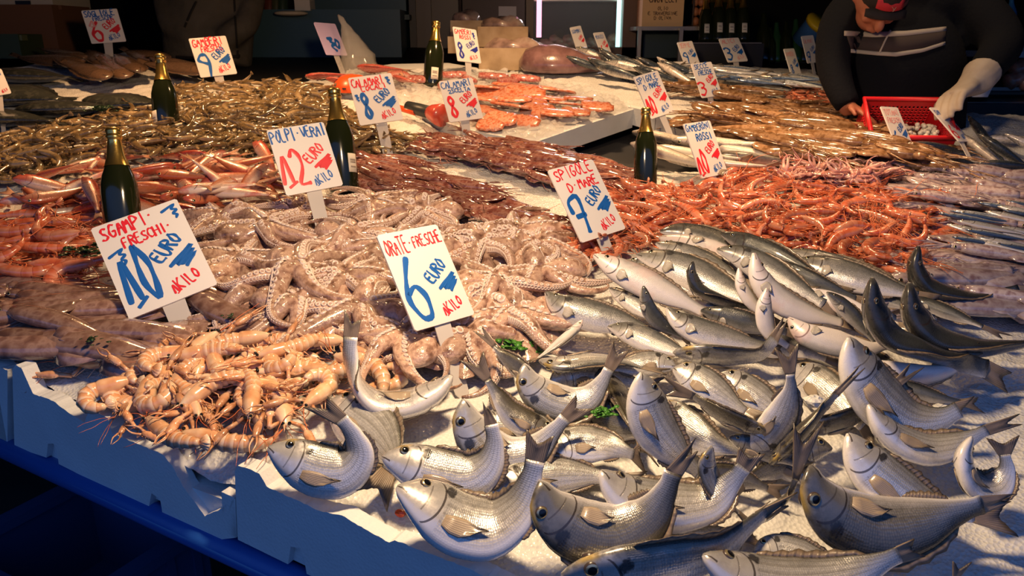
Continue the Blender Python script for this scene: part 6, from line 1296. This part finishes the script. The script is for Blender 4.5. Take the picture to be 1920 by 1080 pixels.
def fingers(mb, wrist, palm, fdir, side, nrm, s=1.0, curl=1.1, rad=.0095):
    """five separate fingers: four from the palm end, the thumb from its side"""
    for k in range(4):
        b = palm+side*(k-1.5)*.021*s; ln = (.068, .078, .074, .058)[k]*s; d = fdir.copy(); p = b; P = [b-fdir*.03*s, b]
        for j in range(3):
            a = curl*(.45+.35*j); d = (fdir*cos(a)+nrm*sin(a)).normalized(); p = p+d*ln*(.45, .32, .23)[j]; P.append(p)
        limb(mb, P, [rad*s*1.1, rad*s, rad*s*.95, rad*s*.85, rad*s*.65], 8, 10)
    b = wrist.lerp(palm, .45)-side*.036*s; d1 = (fdir*.6-side*.7+nrm*.3).normalized(); d2 = (fdir*.9-side*.1+nrm*.5).normalized()
    limb(mb, [b+side*.02*s, b, b+d1*.035*s, b+d1*.035*s+d2*.03*s], [rad*1.3*s, rad*1.25*s, rad*1.1*s, rad*.75*s], 8, 9)
# fishmonger bending over the red basket
body = MB()
hd = at(1652, -14, 2.68); fwd = V((-.05, -.56, -.83)).normalized(); hup = V((0, -.8, .6)); hup = (hup-fwd*hup.dot(fwd)).normalized(); hs_ = fwd.cross(hup)
rot = Matrix((hs_, fwd, hup)).transposed()
ball(body, hd, .078, .098, .115, rot, 20, 14)
def hp(x, y, z): return hd+hs_*x+fwd*y+hup*z
ball(body, hp(0, .035, -.075), .055, .06, .06, rot, 14, 10)                 # jaw
limb(body, [hp(0, .085, .015), hp(0, .108, -.02), hp(0, .118, -.042), hp(0, .098, -.052)], [.01, .013, .018, .012], 8, 8)   # nose
for s in (-1, 1):
    ball(body, hp(s*.078, -.005, -.02), .012, .022, .032, rot, 10, 8)       # ears
    ball(body, hp(s*.035, .075, -.04), .024, .02, .02, rot, 10, 8)          # cheeks
limb(body, [hp(-.024, .092, -.082), hp(0, .1, -.08), hp(.024, .092, -.082)], [.006, .009, .006], 8, 8)   # lips
limb(body, [hd-hup*.05-fwd*.02, at(1668, 0, 2.82), at(1685, 20, 2.95)], [.058, .06, .075], 14, 10)
limb(body, pts((1690, 25, 2.98), (1695, 110, 3.0), (1700, 230, 3.05), (1705, 330, 3.1)), [(.1, .1, .16), (.11, .11, .17), (.11, .11, .16), (.11, .11, .16)], 16, 14, V((0, -1, 0)))
limb(body, pts((1570, 130, 2.9), (1575, 180, 2.82), (1592, 205, 2.74)), [.042, .036, .03], 12, 8)
w0, p0 = at(1594, 200, 2.74), at(1618, 212, 2.7); fd = (p0-w0).normalized(); sdv = fd.cross(V((0, -.5, -.85))).normalized(); nrm = fd.cross(sdv)
limb(body, [w0, w0.lerp(p0, .5), p0], [(.018, .018, .026), (.016, .016, .042), (.014, .014, .042)], 12, 8, nrm); fingers(body, w0, p0, fd, sdv, V((0, -.2, -1)), 1.0, .5)
for sx_ in (-1, 1): limb(body, [at(1700+sx_*40, 320, 3.08), V((at(1700+sx_*42, 320, 3.08).x, 3.15, .5)), V((at(1700+sx_*44, 320, 3.08).x, 3.15, .09))], [.1, .075, .05], 12, 12); limb(body, [V((at(1700+sx_*44, 320, 3.08).x, 3.2, .045)), V((at(1700+sx_*44, 320, 3.08).x, 2.98, .035))], [(.04, .04, .045), (.03, .03, .045)], 10, 6)
man = link('person', body.mesh('person', M['skin'])); remesh(man, .008, 4); tag(man, 'man in a dark striped fleece and cap bending over a red basket', 'person')
for s in (-1, 1):
    e = link('eye', eye_mesh(hp(s*.03, .088, -.005), fwd, .011), man)
jk = MB()
limb(jk, pts((1668, 12, 2.88), (1688, 30, 2.9), (1694, 95, 2.88), (1698, 160, 2.9), (1702, 240, 2.95), (1705, 340, 3.0)), [(.075, .075, .085), (.12, .13, .2), (.15, .15, .22), (.15, .15, .215), (.15, .15, .2), (.15, .15, .195)], 24, 30, V((0, -1, 0)))
limb(jk, pts((1688, 14, 2.9), (1605, 20, 2.88), (1572, 55, 2.84), (1562, 115, 2.8), (1574, 165, 2.76), (1590, 198, 2.74)), [.1, .095, .078, .066, .056, .044], 16, 28)
limb(jk, pts((1690, 16, 2.9), (1800, 8, 2.86), (1850, 38, 2.8), (1878, 82, 2.74), (1856, 120, 2.68), (1832, 150, 2.63)), [.1, .1, .085, .075, .062, .05], 16, 30)
jacket = link('jacket', jk.mesh('jacket', M['navy']), man); remesh(jacket, .014, 5)
bvh = BVHTree.FromPolygons([V(v) for v in jk.v], jk.f)
def skin_band(name, top, bot, mat, off=.004):
    n_ = 26; rows = [[], [], []]
    def along(L, t):
        f = t*(len(L)-1); i = min(len(L)-2, int(f)); return lerp(V(L[i]), V(L[i+1]), f-i)
    for j in range(n_+1):
        a, b = along(top, j/n_), along(bot, j/n_)
        for r, f in enumerate((0, .5, 1)):
            q = lerp(a, b, f); d = ray(q.x, q.y).normalized(); h = bvh.ray_cast(CAM, d)
            rows[r].append((h[0] if h[0] else at(q.x, q.y, 2.75))-d*off)
    mb = MB(); sheet(mb, rows, .0015); link(name, mb.mesh(name, M[mat]), man)
skin_band('stripe', [(1583, 58), (1640, 60), (1700, 58), (1774, 50)], [(1583, 67), (1640, 70), (1700, 67), (1774, 58)], 'stripe')
skin_band('stripe', [(1596, 92), (1645, 97), (1680, 98), (1730, 91), (1772, 78)], [(1596, 99), (1645, 104), (1680, 106), (1730, 98), (1772, 84)], 'stripe')
skin_band('chest_band', [(1588, 67), (1640, 70), (1700, 67), (1773, 58)], [(1596, 92), (1645, 97), (1700, 97), (1772, 78)], 'stripe_dark', .003)
skin_band('zip', [(1668, 56), (1657, 78), (1648, 98)], [(1671, 57), (1660, 79), (1651, 99)], 'stripe', .006)
cp = MB(); ball(cp, hp(0, -.008, .035), .086, .106, .095, rot, 20, 12); capm = link('cap', cp.mesh('cap', M['cap']), man)
cp = MB(); rows = [[hp((j-4)/4*.07, .085+(.04*i/2)*(1-((j-4)/4)**2*.5), .035-.008*i-.012*abs((j-4)/4)) for j in range(9)] for i in range(3)]; sheet(cp, rows, .002); link('cap_brim', cp.mesh('cap_brim', M['cap']), man)
cp = MB(); rows = [[hp((j-4)/4*.045, .106-.012*abs((j-4)/4)**2-.016*i, .04+.022*i) for j in range(9)] for i in range(3)]; sheet(cp, rows, .0015); m2 = MB()
for st in (["09 00", "69 04 60"]):
    ribbon(m2, [hp(-.01+.02*q.x, .110, .045+.024*q.y) for q in stroke_pts(st)], .003, 0, 0)
pt = link('cap_patch', cp.mesh('cap_patch', M['cap_patch']), man); link('patch_mark', m2.mesh('patch_mark', M['stripe']), pt)
gl = MB(); w1, p1 = at(1822, 158, 2.61), at(1786, 182, 2.55); fd = (p1-w1).normalized(); sdv = V((.75, -.5, .45)); sdv = (sdv-fd*sdv.dot(fd)).normalized(); nrm = sdv.cross(fd); nrm = nrm if nrm.z < 0 else -nrm
limb(gl, [at(1842, 136, 2.64), at(1834, 148, 2.62), w1, w1.lerp(p1, .5), p1], [(.058, .058, .062), (.052, .052, .056), (.034, .034, .042), (.024, .024, .052), (.02, .02, .05)], 16, 18, nrm)
fingers(gl, w1, p1, fd, sdv, nrm, 1.2, .9, .0115); glove = link('glove', gl.mesh('glove', M['glove']), man); remesh(glove, .005, 3)
# red basket
zt_ = 2.62; c = at(1686, 246, 2.68); parts = []; W2, D2, H2 = .26, .18, .13
def wall(a, b, h, nm):
    """a basket side with a field of real square holes"""
    mb = MB(); d = b-a; L = d.length; d.normalize(); nx, nz = max(3, int(L/.0165)), 6; up = V((0, 0, 1)); t = d.cross(up)*.003; hole = .62
    x0, z0, zz = .03, .022, h-.03; cx, cz = (L-2*x0)/nx, (zz-z0)/nz
    def bar(u0, u1, v0, v1): mb.prism([a+d*u0+up*v0, a+d*u1+up*v0, a+d*u1+up*v1, a+d*u0+up*v1], t)
    bar(0, L, 0, z0); bar(0, L, zz, h); bar(0, x0, z0, zz); bar(L-x0, L, z0, zz)
    for i in range(nx+1): u = x0+i*cx; bar(max(0, u-cx*.19), u+cx*.19, z0, zz)
    for j in range(1, nz): v = z0+j*cz; bar(x0, L-x0, v-cz*.19, v+cz*.19)
    parts.append((nm, mb.mesh(nm, M['red_plastic'], False)))
cor = [V((-W2/2, -D2/2, 0)), V((W2/2, -D2/2, 0)), V((W2/2, D2/2, 0)), V((-W2/2, D2/2, 0))]
for i in range(4): wall(cor[i], cor[(i+1) % 4], H2, 'side')
mb = MB(); mb.box((0, 0, .004), W2, D2, .008); parts.append(('bottom', mb.mesh('bottom', M['red_plastic'], False)))
mb = MB(); rim = [V((p.x*1.02, p.y*1.02, H2)) for p in cor]; tube(mb, [rim[0], rim[1], rim[2], rim[3], rim[0]], .009, seg=8); parts.append(('rim', mb.mesh('rim', M['red_plastic'])))
BM_ = T(c-V((0, 0, .05))) @ Matrix.Rotation(radians(-8), 4, 'Z') @ Matrix.Rotation(radians(38), 4, 'X')
inst('basket', parts, BM_, 'red plastic basket with square holes held by the man', 'basket')
mb = MB(); rr = random.Random(4)
for k in range(260):
    p = V((rr.uniform(-.02, .12), rr.uniform(-.08, .05), .015+rr.uniform(0, .045))); ball(mb, p, .009, nu=5, nv=4)
mb.v = [tuple(BM_ @ V(v)) for v in mb.v]; tag(link('ice_cubes', mb.mesh('ice_cubes', M['ice'])), 'ice cubes inside the red basket', 'ice', None, 'stuff')
mb = MB(); P = [at(1822, 182, 2.9), at(1868, 130, 2.95), at(1878, 124, 2.95), at(1868, 150, 2.95), at(1852, 182, 2.92)]; mb.prism(P, V((0, .02, 0))); tag(link('paper_wrap', mb.mesh('paper_wrap', M['sign_white'], False)), 'folded white paper behind the gloved wrist', 'paper')
# customer or helper in an olive jacket at the back left
b2 = MB(); zj = 4.35
limb(b2, pts((395, -330, zj), (395, -250, zj)), [.095, .1], 14, 8); limb(b2, pts((395, -250, zj), (395, -205, zj)), [.06, .06], 12, 6)
limb(b2, pts((395, -215, zj), (392, -100, zj), (390, 60, zj), (390, 170, zj)), [(.1, .1, .17), (.13, .13, .2), (.13, .13, .19), (.13, .13, .19)], 16, 16, V((0, -1, 0)))
for s in (-1, 1):
    x = at(392+s*32, 170, zj); limb(b2, [x, V((x.x, x.y+.02, .5)), V((x.x, x.y+.02, .09))], [.1, .07, .05], 12, 10); limb(b2, [V((x.x, x.y+.06, .045)), V((x.x, x.y-.16, .035))], [(.04, .04, .045), (.03, .03, .045)], 10, 5)
    limb(b2, pts((392+s*60, -190, zj), (392+s*80, -50, zj), (392+s*70, 40, zj-.1), (392+s*45, 62, zj-.13)), [.06, .05, .04, .035], 12, 14); wq, pq = at(392+s*45, 62, zj-.13), at(392+s*28, 78, zj-.12); fdq = (pq-wq).normalized()
    limb(b2, [wq, pq], [(.018, .018, .03), (.015, .015, .04)], 10, 5, V((0, -1, 0))); fingers(b2, wq, pq, fdq, fdq.cross(V((0, -1, 0))).normalized()*s, V((0, -.6, -.3)).normalized(), 1.0, .5)
p2 = link('person', b2.mesh('person', M['skin'])); remesh(p2, .012, 4); tag(p2, 'person in an olive-brown jacket standing behind the GAMBERI sign, head out of view', 'person')
j2 = MB(); M['olive'] = flesh('olive_jacket', [(.1, .078, .048), (.17, .13, .085)], 8, .85, .6, 25, coat=0, bdist=.01)
limb(j2, pts((395, -235, zj), (393, -190, zj), (392, -60, zj), (391, 40, zj), (391, 100, zj), (391, 128, zj)), [(.08, .08, .1), (.15, .15, .24), (.18, .17, .255), (.18, .17, .25), (.185, .17, .255), (.17, .16, .24)], 26, 30, V((0, -1, 0)))
for s in (-1, 1): limb(j2, pts((392+s*55, -200, zj), (392+s*82, -50, zj), (392+s*74, 38, zj-.1), (392+s*48, 60, zj-.14), (392+s*30, 74, zj-.13)), [.1, .084, .072, .064, .07], 16, 20)
jo = link('jacket', j2.mesh('jacket', M['olive']), p2); remesh(jo, .016, 5)
bvh = BVHTree.FromPolygons([V(v) for v in j2.v], j2.f); man = p2; M['seam'] = plain('dark_seam', (.02, .015, .01), .9)
skin_band('pocket_seam', [(366, 2), (354, 26), (344, 50)], [(370, 3), (358, 28), (348, 52)], 'seam'); skin_band('hem', [(330, 104), (392, 108), (450, 102)], [(330, 110), (392, 114), (450, 108)], 'seam'); skin_band('zip', [(436, -20), (440, 50), (444, 110)], [(440, -20), (444, 50), (448, 110)], 'seam')
bt = MB(); limb(bt, pts((391, 110, zj), (391, 160, zj), (391, 215, zj+.02)), [(.14, .14, .2), (.145, .145, .2), (.14, .14, .19)], 20, 8, V((0, -1, 0)))
for s in (-1, 1): x = at(391+s*32, 200, zj); limb(bt, [x, V((x.x, x.y+.02, .5)), V((x.x, x.y+.02, .1))], [.115, .085, .07], 14, 10)
tr = link('trousers', bt.mesh('trousers', M['navy']), p2); remesh(tr, .016, 4)
